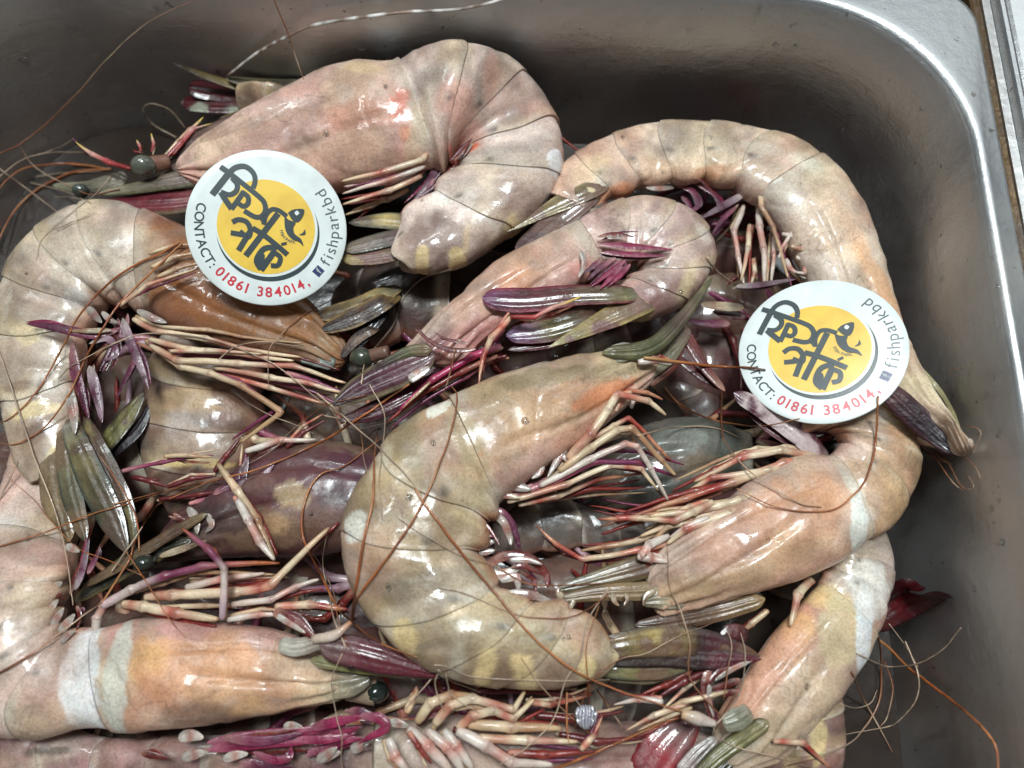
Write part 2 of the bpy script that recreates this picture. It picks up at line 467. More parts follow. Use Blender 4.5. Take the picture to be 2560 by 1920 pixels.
class Prawn:
    def __init__(self, label, stations, h=0.0, group='prawns heaped in the pan', k=0, thick=0.64, seed=1):
        """stations: (dorsal x, dorsal y, ventral x, ventral y[, height change in mm]) from head to tail"""
        self.k, self.seed, self.h = k, seed, h
        D, Vn = [], []
        for s in stations:
            hh = h + (s[4] if len(s) > 4 else 0)
            p, h1 = W_in(k, s[0], s[1], hh, 7.0)
            D.append(p)
            Vn.append(W(k, s[2], s[3], (h1 + hh) / 2))
        self.D, self.V = np.array(D), np.array(Vn)
        self.thick = thick
        mid = (self.D + self.V).mean(0) / 2
        self.root = empty('prawn', tuple(mid - np.array([0, 0, 0.012])), label, 'prawn', group)
        self.blobs = []
        self.nseg = 0
        self.drift = 1.0
        self.tiger = 0.38

    def frame(self, t):
        d, v = spline(self.D, t), spline(self.V, t)
        c = (d + v) / 2
        a = (d - v) / 2
        L = np.linalg.norm(a, axis=1, keepdims=True)
        return c, a, L

    def section(self, ts, scale, lobe=None, asym=0.0, ridge=None, vent=0.86, bow=None):
        up = np.array([0, 0, 1.0])
        ca, cb = CA[None, :], CB[None, :]
        if bow is None:
            c, a, L = self.frame(ts)
            c, a = c[:, None, :], a[:, None, :]
        else:
            T = ts[:, None] + bow[:, None] * (0.55 - ca * ca) + bow[:, None] * 0.35 * self.edge_wob[None, :]
            c, a, L = self.frame(T.ravel())
            c, a, L = c.reshape(len(ts), NTH, 3), a.reshape(len(ts), NTH, 3), L.reshape(len(ts), NTH)
        aa = ca * scale[:, None]
        tk = self.thick * (vent + (1 - vent) * (ca + 1) / 2)
        bb = cb * scale[:, None] * tk
        if lobe is not None:
            aa = aa - lobe[:, None] * sstep(-0.35, -1.0, ca)
        if ridge is not None:
            bb = bb * (1 - ridge[:, None] * sstep(0.45, 1.0, ca) * 0.7)
        P = c + a * aa[..., None] + up * (L * bb)[..., None]
        return P

    def paint(self, P, base, aco, sfr, kind):
        """P (n,3), base (n,3) linear"""
        C = base.copy()
        wob = fbm(P, 0.006, self.seed * 7 + 3, 3)
        wob2 = fbm(P, 0.0025, self.seed * 7 + 91, 2)
        for sd, sc_, tint, am in ((301, 0.017, (196, 134, 118), .42), (401, 0.013, (158, 148, 138), .50), (501, 0.015, (214, 192, 150), .40), (601, 0.007, (224, 214, 206), .30), (701, 0.009, (132, 106, 92), .34)):
            w = sstep(0.05, 0.5, fbm(P, sc_, self.seed * 3 + sd, 3))[:, None] * am * self.drift
            lum = (C.mean(1, keepdims=True) + 0.05) / (lin(tint).mean() + 0.05)
            C = C * (1 - w) + lin(tint) * np.clip(lum, 0.15, 1.1) ** 0.8 * w
        for (x, y, rx, ry, ang, col, st) in self.blobs:
            q = W(self.k, x, y, self.h + 8)
            u = PX(self.k, self.h + 8)
            dx, dy = (P[:, 0] - q[0]) / u, -(P[:, 1] - q[1]) / u
            ca, sa = math.cos(math.radians(ang)), math.sin(math.radians(ang))
            ex, ey = (dx * ca + dy * sa) / rx, (-dx * sa + dy * ca) / ry
            r = np.sqrt(ex * ex + ey * ey) + 0.38 * wob + 0.18 * wob2
            lo, hi = (0.82, 1.0) if st >= 0.8 else (0.55, 1.2)
            w = (1 - sstep(lo, hi, r)) * st * 0.92
            C = C * (1 - w[:, None]) + lin(col) * w[:, None]
        return C

    def blob(self, *bl):
        self.blobs += list(bl)
        return self

    def finish(self, name, P, C, mat, relief=1.0):
        nr, nc, _ = P.shape
        lum = C @ np.array([0.3, 0.55, 0.15])
        C = C * 0.86 + lum[:, None] * np.array([1.0, 1.0, 1.0]) * 0.14
        C = C * 1.06
        C = np.clip(C * (1.02 + 0.30 * fbm(P.reshape(-1, 3), 0.0065, self.seed + 140, 3) + 0.16 * fbm(P.reshape(-1, 3), 0.02, self.seed + 150, 2))[:, None], 0.004, 0.9)
        # wrinkle and dent the shell along its own outward direction
        cen = P.mean(1, keepdims=True)
        nrm = P - cen
        nrm /= np.linalg.norm(nrm, axis=2, keepdims=True) + 1e-9
        Q = P.reshape(-1, 3)
        dsp = 0.00075 * fbm(Q, 0.012, self.seed, 2) + 0.00024 * fbm(Q, 0.0036, self.seed + 5, 2) + 0.0007 * np.minimum(0, np.abs(fbm(Q, 0.016, self.seed + 9, 2)) - 0.10) * 4
        P = P + nrm * (dsp * relief).reshape(nr, nc, 1)
        return make_mesh(name, P.reshape(-1, 3), grid_faces(nr, nc), mat, self.root, C)

    def rows(self, t0, t1, step=0.00055):
        ts = np.linspace(t0, t1, 40)
        c, a, _ = self.frame(ts)
        L = np.linalg.norm(np.diff(c + a, axis=0), axis=1).sum()
        return max(10, int(L / step))

    def carapace(self, t1, col, col_low=None, front_taper=0.6):
        col_low = col_low or col
        n = self.rows(0, t1)
        s = np.concatenate([[-0.045, -0.04, -0.028, -0.014], np.linspace(0, 1.0, n), [1.035, 1.045, 1.03, 0.96]])
        sc = 0.985 + 0.035 * s
        sc[:4] = [0.02, 0.42, 0.74, 0.91]
        sc[-4:] = [1.030, 1.024, 0.995, 0.925]
        ts = s * t1
        ridge = 0.55 * (1 - sstep(0.0, 0.75, s))
        P = self.section(ts, sc, ridge=ridge)
        # push the front cap outwards a little so that the head closes roundly
        nr = len(s)
        aco = np.broadcast_to(CA[None, :], (nr, NTH))
        sf = np.broadcast_to(s[:, None], (nr, NTH))
        b = np.abs(CB)[None, :]
        # grooves of the head shield
        groove = np.exp(-((aco - (0.55 - 0.75 * sf)) / 0.07) ** 2) * sstep(0.12, 0.3, sf) * (1 - sstep(0.5, 0.75, sf))
        g2 = np.exp(-((aco + 0.45 + 0.12 * np.sin(sf * 5)) / 0.05) ** 2) * sstep(0.05, 0.15, sf) * (1 - sstep(0.75, 0.95, sf))
        cen = P.mean(1, keepdims=True)
        nn = P - cen
        nn /= np.linalg.norm(nn, axis=2, keepdims=True) + 1e-9
        fold = np.sin(TH[None, :] * 13 + 2.2 * fbm(P.reshape(-1, 3), 0.014, self.seed + 77, 2).reshape(nr, NTH)) * (1 - sstep(0.08, 0.42, sf))
        P = P - nn * (0.0016 * groove + 0.0010 * g2 + 0.00055 * fold)[..., None]
        Q = P.reshape(-1, 3)
        low = sstep(0.0, -0.8, aco + 0.25 * fbm(Q, 0.012, self.seed + 31).reshape(nr, NTH))
        base = lin(col) * (1 - low[..., None]) + lin(col_low) * low[..., None]
        # paler thin rear edge
        edge = sstep(0.93, 1.0, sf)[..., None]
        base = base * (1 - 0.5 * edge) + lin((214, 206, 184)) * 0.5 * edge
        dark = np.clip(0.40 * groove + 0.25 * g2, 0, 1)[..., None]
        base = base * (1 - dark) + lin((96, 74, 62)) * dark
        fl = (sstep(0.2, 0.9, fold) * 0.35)[..., None]
        base = base * (1 - fl) + lin((132, 118, 92)) * fl
        C = self.paint(Q, base.reshape(-1, 3), aco.ravel(), sf.ravel(), 'c')
        return self.finish('carapace', P, C, M_SHELL)

    def segments(self, bounds, col, band=(214, 190, 138), dark=(150, 126, 112), bandw=0.5, joint=(206, 200, 190), lobe=0.15, endcap=True):
        for i in range(len(bounds) - 1):
            t0, t1 = bounds[i], bounds[i + 1]
            last = i == len(bounds) - 2
            n = self.rows(t0, t1)
            s = np.concatenate([np.linspace(-0.24, 1.0, n), [1.05, 1.07, 1.06, 1.0]])
            ts = t0 + s * (t1 - t0)
            stp = 0.030 + 0.024 * ((self.seed * 7 + i * 5) % 4) / 3
            sc = 0.974 + stp * sstep(-0.05, 0.95, s) - 0.04 * sstep(0.02, -0.24, s)
            sc[-4:] = [0.974 + stp + .002, 0.974 + stp - .002, 0.982, 0.93]
            if last and endcap:
                sc = sc * (1 - 0.05 * sstep(0.8, 1.05, s))
                sc[-3:] *= [0.97, 0.8, 0.05]
            lb = lobe * np.sin(np.clip(s, 0, 1) * math.pi) ** 0.6
            rs = np.random.RandomState(self.seed * 31 + i)
            ew = sum(rs.uniform(-1, 1) * np.sin(m * TH + rs.uniform(0, 6.3)) / m for m in (1, 2, 3, 5, 7))
            self.edge_wob = ew
            bw = (t1 - t0) * 0.20 * sstep(0.35, 1.0, s)
            P = self.section(ts, sc, lobe=lb, bow=bw)
            nr = len(s)
            Q = P.reshape(-1, 3)
            aco = np.broadcast_to(CA[None, :], (nr, NTH)).ravel()
            sf = np.broadcast_to(s[:, None], (nr, NTH)).ravel()
            w1 = fbm(Q, 0.010, self.seed + 40 + i, 3)
            w2 = fbm(Q, 0.014, self.seed + 60 + i, 2)
            base = np.repeat(lin(col)[None, :], len(Q), 0)
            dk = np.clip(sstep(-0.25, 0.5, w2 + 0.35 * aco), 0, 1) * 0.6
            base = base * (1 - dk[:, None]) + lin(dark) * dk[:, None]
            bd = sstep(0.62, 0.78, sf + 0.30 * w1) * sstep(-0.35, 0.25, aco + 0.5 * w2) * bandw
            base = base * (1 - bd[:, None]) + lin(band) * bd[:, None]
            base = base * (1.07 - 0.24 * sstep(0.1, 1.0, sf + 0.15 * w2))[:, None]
            tg = sstep(0.42, 0.55, sf + 0.28 * w1) * (1 - sstep(0.80, 0.95, sf + 0.2 * w1)) * sstep(-0.55, 0.1, aco + 0.4 * w2) * self.tiger
            base = base * (1 - tg[:, None]) + lin(dark) * 0.55 * tg[:, None]
            jt = sstep(0.22, 0.0, sf + 0.08 * w1) * 0.82
            base = base * (1 - jt[:, None]) + lin(joint) * jt[:, None]
            ed = sstep(0.90, 1.0, sf) * 0.45 * sstep(-0.3, 0.3, w1)
            base = base * (1 - ed[:, None]) + lin((216, 206, 190)) * ed[:, None]
            pl = sstep(-0.78, -0.97, aco) * 0.55          # reddish fringe of the side flaps
            base = base * (1 - pl[:, None]) + lin((196, 120, 84)) * pl[:, None]
            # hinge knob: a dark pit low on the side near the rear edge
            hd = np.exp(-(((sf - 0.97) / 0.05) ** 2 + ((aco + 0.30) / 0.06) ** 2))
            base = base * (1 - 0.8 * hd[:, None]) + lin((64, 66, 60)) * 0.8 * hd[:, None]
            C = self.paint(Q, base, aco, sf, 's')
            G = np.column_stack([sf * 0.030 + i, aco * 0.010, (np.repeat(s, NTH) * 0)])
            stk = fbm(G, 0.0042, self.seed + 88, 3)
            C = np.clip(C * (1 + 0.22 * stk)[:, None], 0, 1)
            hd = np.exp(-(((sf - 0.90) / 0.07) ** 2 + ((aco + 0.32 + 0.06 * w1) / 0.055) ** 2)) * 0.85
            C = C * (1 - hd[:, None]) + lin((50, 52, 46)) * hd[:, None]
            pale = np.exp(-(((sf - 0.80) / 0.10) ** 2 + ((aco + 0.30) / 0.10) ** 2)) * 0.3
            C = C * (1 - pale[:, None]) + lin((214, 208, 196)) * pale[:, None]
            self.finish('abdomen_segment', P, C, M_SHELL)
        return self

# ---- limbs, whiskers, blades
def catmull(P, n):
    t = np.linspace(0, len(P) - 1, n)
    return spline(P, t)

def tube(name, pr, pts, r, cols, mat=None, k=0, h=0.0, straight=False, nc=10, flat=1.0, parent=None, wob=0.0, dense=False):
    """pts: (x, y[, height mm]) in crop k; r: radius or list of radii in display px; cols: list of sRGB along the length"""
    Q, hs = [], []
    for p in pts:
        hh = h + (p[2] if len(p) > 2 else 0)
        q, hh = W_in(k, p[0], p[1], hh)
        hs.append(hh)
        Q.append(q)
    Q = np.array(Q)
    m = len(Q)
    rr = np.array(r if isinstance(r, (list, tuple)) else [r] * m, float)
    if len(rr) != m:
        rr = np.interp(np.linspace(0, 1, m), np.linspace(0, 1, len(rr)), rr)
    rr = rr * np.array([PX(k, x) for x in hs])
    if straight:                                   # jointed limb: straight links, tight elbows
        seg, rad, tt = [], [], []
        for i in range(m - 1):
            for f in (0.0, 0.06, 0.14, 0.3, 0.5, 0.7, 0.86, 0.94):
                seg.append(Q[i] * (1 - f) + Q[i + 1] * f)
                bulge = 0.94 + 0.26 * math.exp(-((f) / 0.08) ** 2) + 0.26 * math.exp(-((1 - f) / 0.08) ** 2) - 0.10 * math.exp(-((f - .14) / 0.07) ** 2)
                rad.append((rr[i] * (1 - f) + rr[i + 1] * f) * bulge)
                tt.append(i + f)
        seg.append(Q[-1]); rad.append(rr[-1]); tt.append(m - 1)
        S, R, T = np.array(seg), np.array(rad), np.array(tt) / (m - 1)
        S[1:-1] = S[1:-1] * 0.6 + (S[:-2] + S[2:]) * 0.2
        R[-3:] *= [0.9, 0.7, 0.35]
        R[:3] *= [0.45, 0.72, 0.9]
        R = R * (1 + 0.10 * fbm(S * 1.0, 0.0035, 77, 2))
        S = S + np.column_stack([fbm(S + 3.1, 0.02, 15), fbm(S + 7.7, 0.02, 16), 0 * R]) * 0.0011
    else:
        L = np.linalg.norm(np.diff(Q, axis=0), axis=1).sum()
        n = m if dense else int(min(260, max(12, L / 0.0011)))
        S = Q.copy() if dense else catmull(Q, n)
        R = np.interp(np.linspace(0, 1, n), np.linspace(0, 1, m), rr)
        T = np.linspace(0, 1, n)
    if wob:
        S = S + np.column_stack([fbm(S + 3.1, 0.012, 5), fbm(S + 7.7, 0.012, 6), 0.5 * fbm(S + 1.3, 0.012, 7)]) * wob
    tg = np.gradient(S, axis=0)
    tg /= np.linalg.norm(tg, axis=1, keepdims=True) + 1e-12
    up = np.array([0, 0, 1.0])
    sd = np.cross(tg, up)
    sd /= np.linalg.norm(sd, axis=1, keepdims=True) + 1e-9
    nv = np.cross(sd, tg)
    R = R.copy()
    th = np.linspace(0, 2 * math.pi, nc, endpoint=False)
    S = np.vstack([S[:1], S, S[-1:]]); sd = np.vstack([sd[:1], sd, sd[-1:]]); nv = np.vstack([nv[:1], nv, nv[-1:]])
    R = np.concatenate([[R[0] * .05], R, [R[-1] * .05]]); T = np.concatenate([[0], T, [1]])
    P = S[:, None, :] + R[:, None, None] * (np.cos(th)[None, :, None] * sd[:, None, :] + flat * np.sin(th)[None, :, None] * nv[:, None, :])
    cl = np.array([lin(c) for c in cols])
    C = np.column_stack([np.interp(T, np.linspace(0, 1, len(cl)), cl[:, i]) for i in range(3)])
    C = np.repeat(C[:, None, :], nc, 1).reshape(-1, 3)
    V = P.reshape(-1, 3)
    Tn = np.clip(np.repeat(T, nc) + 0.10 * fbm(V, 0.004, 61, 2), 0, 1)
    C = np.column_stack([np.interp(Tn, np.linspace(0, 1, len(cl)), cl[:, i]) for i in range(3)])
    if mat is None:
        C = C * (1 + 0.35 * fbm(V, 0.0022, 62, 2))[:, None]
        lum = (C @ np.array([0.3, 0.55, 0.15]))[:, None]
        C = C * 1.04 - lum * 0.04
        if straight:
            fr_ = np.abs(np.repeat(T, nc) * (m - 1) - np.round(np.repeat(T, nc) * (m - 1)))
            jn = (np.exp(-(fr_ / 0.05) ** 2) * 0.5)[:, None]
            C = C * (1 - jn) + lin((120, 62, 52)) * jn
        q = sstep(0.1, 0.45, fbm(V, 0.005, 63, 2))[:, None] * 0.35
        C = np.clip(C * (1 - q) + C * np.array([1.0, 0.72, 0.66]) * q, 0, 1)
    else:
        C = np.clip(C * (1 + 0.5 * fbm(V, 0.006, 64, 2))[:, None], 0, 1)
    par = parent if parent is not None else (pr.root if pr is not None else None)
    return make_mesh(name, P.reshape(-1, 3), grid_faces(len(S), nc), mat or M_LIMB, par, C)

def blade(name, pr, pts, w, cols, k=0, h=0.0, edge=None, thick=0.07, rib=0.6, roll=0.0, mat=None, nw=22, parent=None, seed=0, mott=None):
    """a stiff flat plate (tail blade, antennal scale, rostrum): centre line pts, half widths w in display px, colours along its length"""
    thick = thick if thick < 0.1 else thick * 0.6
    Q, hs = [], []
    for p in pts:
        hh = h + (p[2] if len(p) > 2 else 0)
        q, hh = W_in(k, p[0], p[1], hh)
        hs.append(hh)
        Q.append(q)
    Q = np.array(Q)
    m = len(Q)
    ww = np.array(w, float)
    n = 44
    S = catmull(Q, n)
    T = np.linspace(0, 1, n)
    Wd = np.interp(T, np.linspace(0, 1, len(ww)), ww)
    kern = np.array([.25, .5, .25])
    for _ in range(3):
        Wd[1:-1] = np.convolve(Wd, kern, 'same')[1:-1]
    Wd = Wd * np.mean([PX(k, x) for x in hs])
    Wd[-4:] *= [0.97, 0.86, 0.62, 0.12]
    Wd[:4] *= [0.12, 0.55, 0.82, 0.95]
    Wd = Wd * (1 + 0.06 * fbm(S, 0.004, 83 + seed, 2))
    tg = np.gradient(S, axis=0)
    tg /= np.linalg.norm(tg, axis=1, keepdims=True) + 1e-12
    sd = np.cross(tg, np.array([0, 0, 1.0]))
    sd /= np.linalg.norm(sd, axis=1, keepdims=True) + 1e-9
    nv = np.cross(sd, tg)
    cr, sr = math.cos(math.radians(roll)), math.sin(math.radians(roll))
    sd, nv = sd * cr + nv * sr, nv * cr - sd * sr
    th = np.linspace(0, 2 * math.pi, 2 * nw, endpoint=False)
    x = np.cos(th)
    y = np.sin(th)
    prof = np.sign(y) * (np.abs(y) ** 0.8) * thick
    ribs = rib * thick * (np.exp(-(x / 0.10) ** 2) + 0.6 * np.exp(-((x - 0.55) / 0.08) ** 2) + 0.6 * np.exp(-((x + 0.55) / 0.08) ** 2)) * (y > 0)
    prof = prof + ribs
    cup = -0.12 * x * x + 0.03 * np.sin(x * 9)
    P = S[:, None, :] + Wd[:, None, None] * (x[None, :, None] * sd[:, None, :] + (prof + cup * 0.6)[None, :, None] * nv[:, None, :])
    cl = np.array([lin(c) for c in cols])
    V = P.reshape(-1, 3)
    wv = fbm(V, 0.006, 11 + seed, 2) * 0.07
    Tn = np.clip(np.repeat(T, 2 * nw) + wv, 0, 1)
    C = np.column_stack([np.interp(Tn, np.linspace(0, 1, len(cl)), cl[:, i]) for i in range(3)])
    X = np.tile(x, n)
    if edge is not None:
        e = sstep(0.62, 0.92, np.abs(X))[:, None] * 0.8
        C = C * (1 - e) + lin(edge) * e
    lum = (C @ np.array([0.3, 0.55, 0.15]))[:, None]
    C = C * 0.74
    C = np.clip(C * (1 + 0.55 * fbm(V, 0.0035, 29 + seed, 3))[:, None], 0.003, 0.9)
    st = (0.5 + 0.5 * np.sin(X * 17 + fbm(V, 0.004, 3 + seed) * 5) ** 2)[:, None] * 0.55 * (0.6 + 0.6 * fbm(V, 0.009, 37 + seed, 2))[:, None]
    C = C * (1 - st)
    if mott is not None:
        mm = sstep(0.02, 0.22, fbm(V * np.array([1, 1, .5]), 0.0065, 23 + seed, 3))[:, None] * 0.9
        C = C * (1 - mm) + lin(mott) * mm
    par = parent if parent is not None else (pr.root if pr is not None else None)
    return make_mesh(name, V, grid_faces(n, 2 * nw), mat or M_BLADE, par, C)

_bvh = [None, 0]
def surface_bvh():
    from mathutils.bvhtree import BVHTree
    if _bvh[1] != len(SURF) and (_bvh[0] is None or len(SURF) - _bvh[1] > 150):
        VV, FF, off = [], [], 0
        for V, F in SURF:
            VV.append(V)
            FF += (F + off).tolist() if isinstance(F, np.ndarray) else [[i + off for i in f] for f in F]
            off += len(V)
        _bvh[0] = BVHTree.FromPolygons(np.concatenate(VV).tolist(), FF)
        _bvh[1] = len(SURF)
    return _bvh[0]

def drape(pr, pts, r, cols, k=0, lift=0.5, name='antenna'):
    """a whisker laid over whatever is under it: the path in crop k, its height taken from the surfaces there"""
    bv = surface_bvh()
    Q2 = np.array([(p[0], p[1]) for p in pts], float)
    L = np.linalg.norm(np.diff(Q2, axis=0), axis=1).sum() * CROP[k][2]
    n = int(min(220, max(14, L / 7)))
    q = spline(np.column_stack([Q2, np.zeros(len(Q2))]), np.linspace(0, len(Q2) - 1, n))[:, :2]
    jig = np.column_stack([q * CROP[k][2] / 90.0, np.full(n, len(pts) * 1.7 + pts[0][0] * 0.013)])
    q = q + np.column_stack([fbm(jig, 1.0, 91, 3), fbm(jig, 1.0, 92, 3)]) * 3.5 / CROP[k][2]
    hs = []
    for x, y in q:
        d = W(k, x, y, 0.0) - CAM
        hit = bv.ray_cast(Vector(CAM), Vector(d / np.linalg.norm(d)))
        hs.append(hit[0].z * 1000 if hit[0] is not None else -20.0)
    hs = np.array(hs)
    m = np.array([hs[max(0, i - 4):i + 5].max() for i in range(n)])
    for _ in range(3):
        p = np.pad(m, 4, mode='edge')
        m = np.convolve(p, np.ones(9) / 9, 'valid')
    m = np.maximum(m, hs) + lift
    m = np.convolve(np.pad(m, 1, mode='edge'), [.25, .5, .25], 'valid')
    P3 = [(x, y, h) for (x, y), h in zip(q, m)]
    return tube(name, pr, P3, [r, r, r * .8, r * .5], cols, mat=M_WHISK, k=k, h=0.0, nc=7, dense=True)

def eye(pr, x, y, r, k=0, h=0.0, col=(74, 80, 74), col2=(40, 46, 44), stalk=None, scol=(176, 158, 136), sr=None, sq=0.85):
    c = W(k, x, y, h)
    R = r * PX(k, h)
    nr, nc = 18, 24
    V, C = [], []
    for i in range(nr):
        a = math.pi * i / (nr - 1)
        for j in range(nc):
            b = 2 * math.pi * j / nc
            V.append(c + R * np.array([math.sin(a) * math.cos(b), math.sin(a) * math.sin(b) * sq, math.cos(a)]))
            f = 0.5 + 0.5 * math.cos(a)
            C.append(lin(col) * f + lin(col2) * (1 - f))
    e = make_mesh('eye', np.array(V), grid_faces(nr, nc), M_EYE, pr.root, np.array(C))
    if stalk:
        tube('eye_stalk', None, [(x, y, -0.3), stalk], [sr or r * .62, (sr or r * .62) * .8], [scol, scol], k=k, h=h, parent=e)
    return e
# ------------------------------------------------------------------ limbs, tails, heads and whiskers of each prawn
CRM, PNK, RED, PUR, MAG, WHT = (220, 202, 172), (176, 116, 98), (120, 36, 34), (112, 48, 80), (158, 36, 84), (212, 200, 190)
ORG, BRN, DKR, LAV, YLT, TAN = (168, 96, 50), (118, 70, 44), (84, 26, 30), (186, 160, 172), (216, 196, 96), (190, 164, 128)
PALEW, GRYW = (196, 172, 148), (150, 132, 116)
STY = {'c': [CRM, PNK, CRM, (226, 210, 184), (176, 90, 78), CRM, (214, 186, 150)], 'p': [WHT, LAV, PUR, LAV, PUR], 'r': [(206, 150, 130), RED, (140, 56, 46), RED], 'm': [(206, 130, 150), MAG, (176, 60, 100), MAG],
       'w': [WHT, (216, 206, 196), (196, 140, 126), WHT, (206, 192, 178)], 'k': [CRM, (190, 90, 76), CRM, (150, 44, 44), (200, 150, 120), RED], 'y': [RED, (170, 70, 70), (200, 160, 150), YLT], 'd': [DKR, (110, 44, 46), DKR],
       'l': [LAV, WHT, PUR, (150, 90, 110), ORG], 'u': [(206, 150, 150), (150, 70, 100), PUR, (120, 50, 80)], 't': [TAN, CRM, (170, 130, 100), TAN],
       'o': [(176, 124, 82), ORG, (140, 78, 44), (176, 116, 72), (150, 88, 58), (184, 132, 92)], 'b': [BRN, (150, 96, 66), PALEW, BRN], 'g': [PALEW, GRYW, PALEW, (176, 150, 128)]}

# ------------------------------------------------------------------ the prawns (coordinates: full view, 2212 px wide)
YEL = (222, 198, 140)
# A: the uppermost prawn, under the first sticker
A = Prawn('prawn curled in a tight hook at the back, sticker over its head shield', [
    (392, 345, 402, 385, -1), (450, 294, 478, 420, -1), (560, 233, 606, 420), (680, 180, 742, 402), (770, 152, 846, 374), (850, 150, 930, 352),
    (905, 121, 952, 348), (985, 103, 966, 338), (1065, 118, 980, 330), (1130, 162, 990, 332), (1186, 235, 996, 342), (1217, 315, 993, 358),
    (1212, 390, 980, 378), (1170, 452, 958, 402), (1095, 512, 928, 428), (1015, 563, 898, 448), (940, 588, 874, 468), (885, 590, 864, 485)], h=4, seed=11)
A.blob((800, 185, 70, 28, 20, (222, 196, 146), .75), (600, 290, 150, 42, -22, (168, 124, 116), .6), (790, 275, 120, 40, 0, (218, 150, 124), .6), (700, 350, 90, 40, -10, (206, 168, 150), .5),
       (868, 258, 20, 34, 20, (228, 104, 58), .85), (880, 305, 18, 20, 0, (226, 140, 80), .6), (800, 405, 110, 14, -12, (150, 100, 88), .7), (905, 300, 26, 70, 14, (212, 198, 160), .5),
       (828, 140, 42, 20, -10, (226, 232, 238), .95), (1000, 280, 55, 60, 0, (216, 150, 130), .6), (1008, 318, 26, 10, -20, (226, 96, 44), .9), (985, 333, 22, 12, -30, (216, 70, 60), .7),
       (1205, 345, 24, 40, 0, (226, 230, 236), .8), (1118, 150, 20, 18, 0, (226, 226, 232), .8), (1060, 215, 18, 60, 10, (214, 160, 138), .5),
       (960, 515, 120, 85, 0, (134, 110, 100), .78), (1120, 440, 90, 60, 0, (156, 128, 116), .6), (985, 555, 24, 44, 12, YEL, .9), (908, 550, 22, 40, 10, YEL, .85), (1100, 500, 26, 66, 25, (218, 192, 136), .8), (1010, 500, 12, 50, 10, (214, 186, 140), .7),
       (965, 120, 30, 26, 0, (218, 200, 176), .7))
A.blob((950, 470, 24, 30, 0, (128, 104, 96), .7), (950, 560, 18, 34, 0, (120, 96, 90), .85), (1048, 548, 20, 44, 30, (128, 104, 96), .8), (1150, 440, 20, 40, 30, (140, 112, 102), .6))
A.tiger = .5
A.carapace(5, (216, 180, 166), (212, 160, 146))
A.segments([5, 7.2, 9, 10.4, 12, 13.8, 17], (224, 206, 196), bandw=.35, dark=(196, 170, 158), joint=(226, 224, 222))

# B: the long prawn arching along the back right
B = Prawn('long pale prawn arched along the right wall, second sticker on its head shield', [
    (2082, 962, 2064, 972, -7), (2052, 902, 1985, 940, -6), (2010, 838, 1905, 880, -4), (1962, 740, 1835, 775, -2), (1928, 640, 1795, 690), (1892, 530, 1745, 605), (1852, 437, 1690, 505), (1797, 364, 1640, 440),
    (1722, 314, 1610, 412), (1640, 288, 1572, 395), (1540, 272, 1520, 385), (1440, 270, 1462, 386), (1350, 286, 1404, 395), (1275, 315, 1350, 412), (1217, 355, 1306, 432), (1190, 395, 1290, 452), (1180, 420, 1285, 470)], h=3, seed=23)
B.blob((1880, 560, 26, 190, -22, (226, 170, 118), .75), (1790, 480, 90, 90, 0, (216, 190, 166), .7), (1740, 350, 60, 30, 30, (212, 206, 184), .7), (1700, 420, 60, 40, 40, (222, 212, 196), .6),
       (2000, 840, 60, 150, -28, (208, 198, 160), .78), (1940, 760, 40, 90, -20, (198, 170, 150), .6), (1560, 350, 60, 14, 0, (222, 150, 96), .5), (1420, 345, 90, 26, 0, (216, 180, 146), .6), (1330, 400, 60, 22, -20, (222, 140, 80), .7),
       (1280, 350, 60, 30, -30, (214, 188, 144), .6), (1640, 310, 60, 16, 14, (214, 206, 186), .6), (1830, 600, 40, 60, -20, (214, 196, 178), .6))
B.tiger = .25
B.carapace(7, (222, 196, 170), (222, 206, 190))
B.segments([7, 8.6, 10, 11.2, 12.4, 13.6, 16], (224, 200, 174), bandw=.25, dark=(208, 180, 152), joint=(214, 206, 190))

# C: the middle prawn, tail folded back over itself
C_ = Prawn('pinkish prawn in the middle with its mottled tail fan folded back beneath', [
    (880, 748, 988, 798, -3), (930, 697, 1030, 752, -2), (1000, 632, 1090, 708), (1070, 572, 1170, 668), (1150, 527, 1240, 628), (1228, 490, 1298, 594),
    (1290, 456, 1330, 572), (1370, 432, 1356, 562), (1450, 440, 1376, 562), (1515, 480, 1388, 570), (1543, 540, 1390, 582), (1527, 602, 1376, 594), (1482, 655, 1352, 607), (1412, 688, 1326, 618), (1350, 697, 1306, 626)], h=4, seed=37)
C_.blob((1120, 600, 60, 40, -40, (222, 150, 104), .6), (1050, 650, 70, 30, -40, (204, 160, 140), .5), (915, 745, 90, 46, -40, (122, 66, 82), .78), (1010, 700, 60, 30, -40, (176, 120, 118), .6), (1400, 470, 90, 26, 10, (212, 186, 170), .7), (1350, 520, 70, 30, 0, (216, 160, 150), .6),
        (1480, 560, 40, 60, 0, (196, 170, 156), .6), (1430, 640, 110, 60, -20, (142, 98, 98), .75), (1400, 668, 26, 34, 0, YEL, .85), (1490, 600, 18, 46, 24, (214, 196, 150), .7), (1525, 500, 20, 34, -30, (220, 212, 200), .6), (1330, 660, 18, 30, 0, (214, 206, 180), .6))
C_.tiger = .5
C_.carapace(5, (214, 174, 152), (204, 142, 132))
C_.segments([5, 6.6, 8, 9.4, 10.8, 12, 14], (214, 186, 174), bandw=.5, dark=(186, 146, 142))

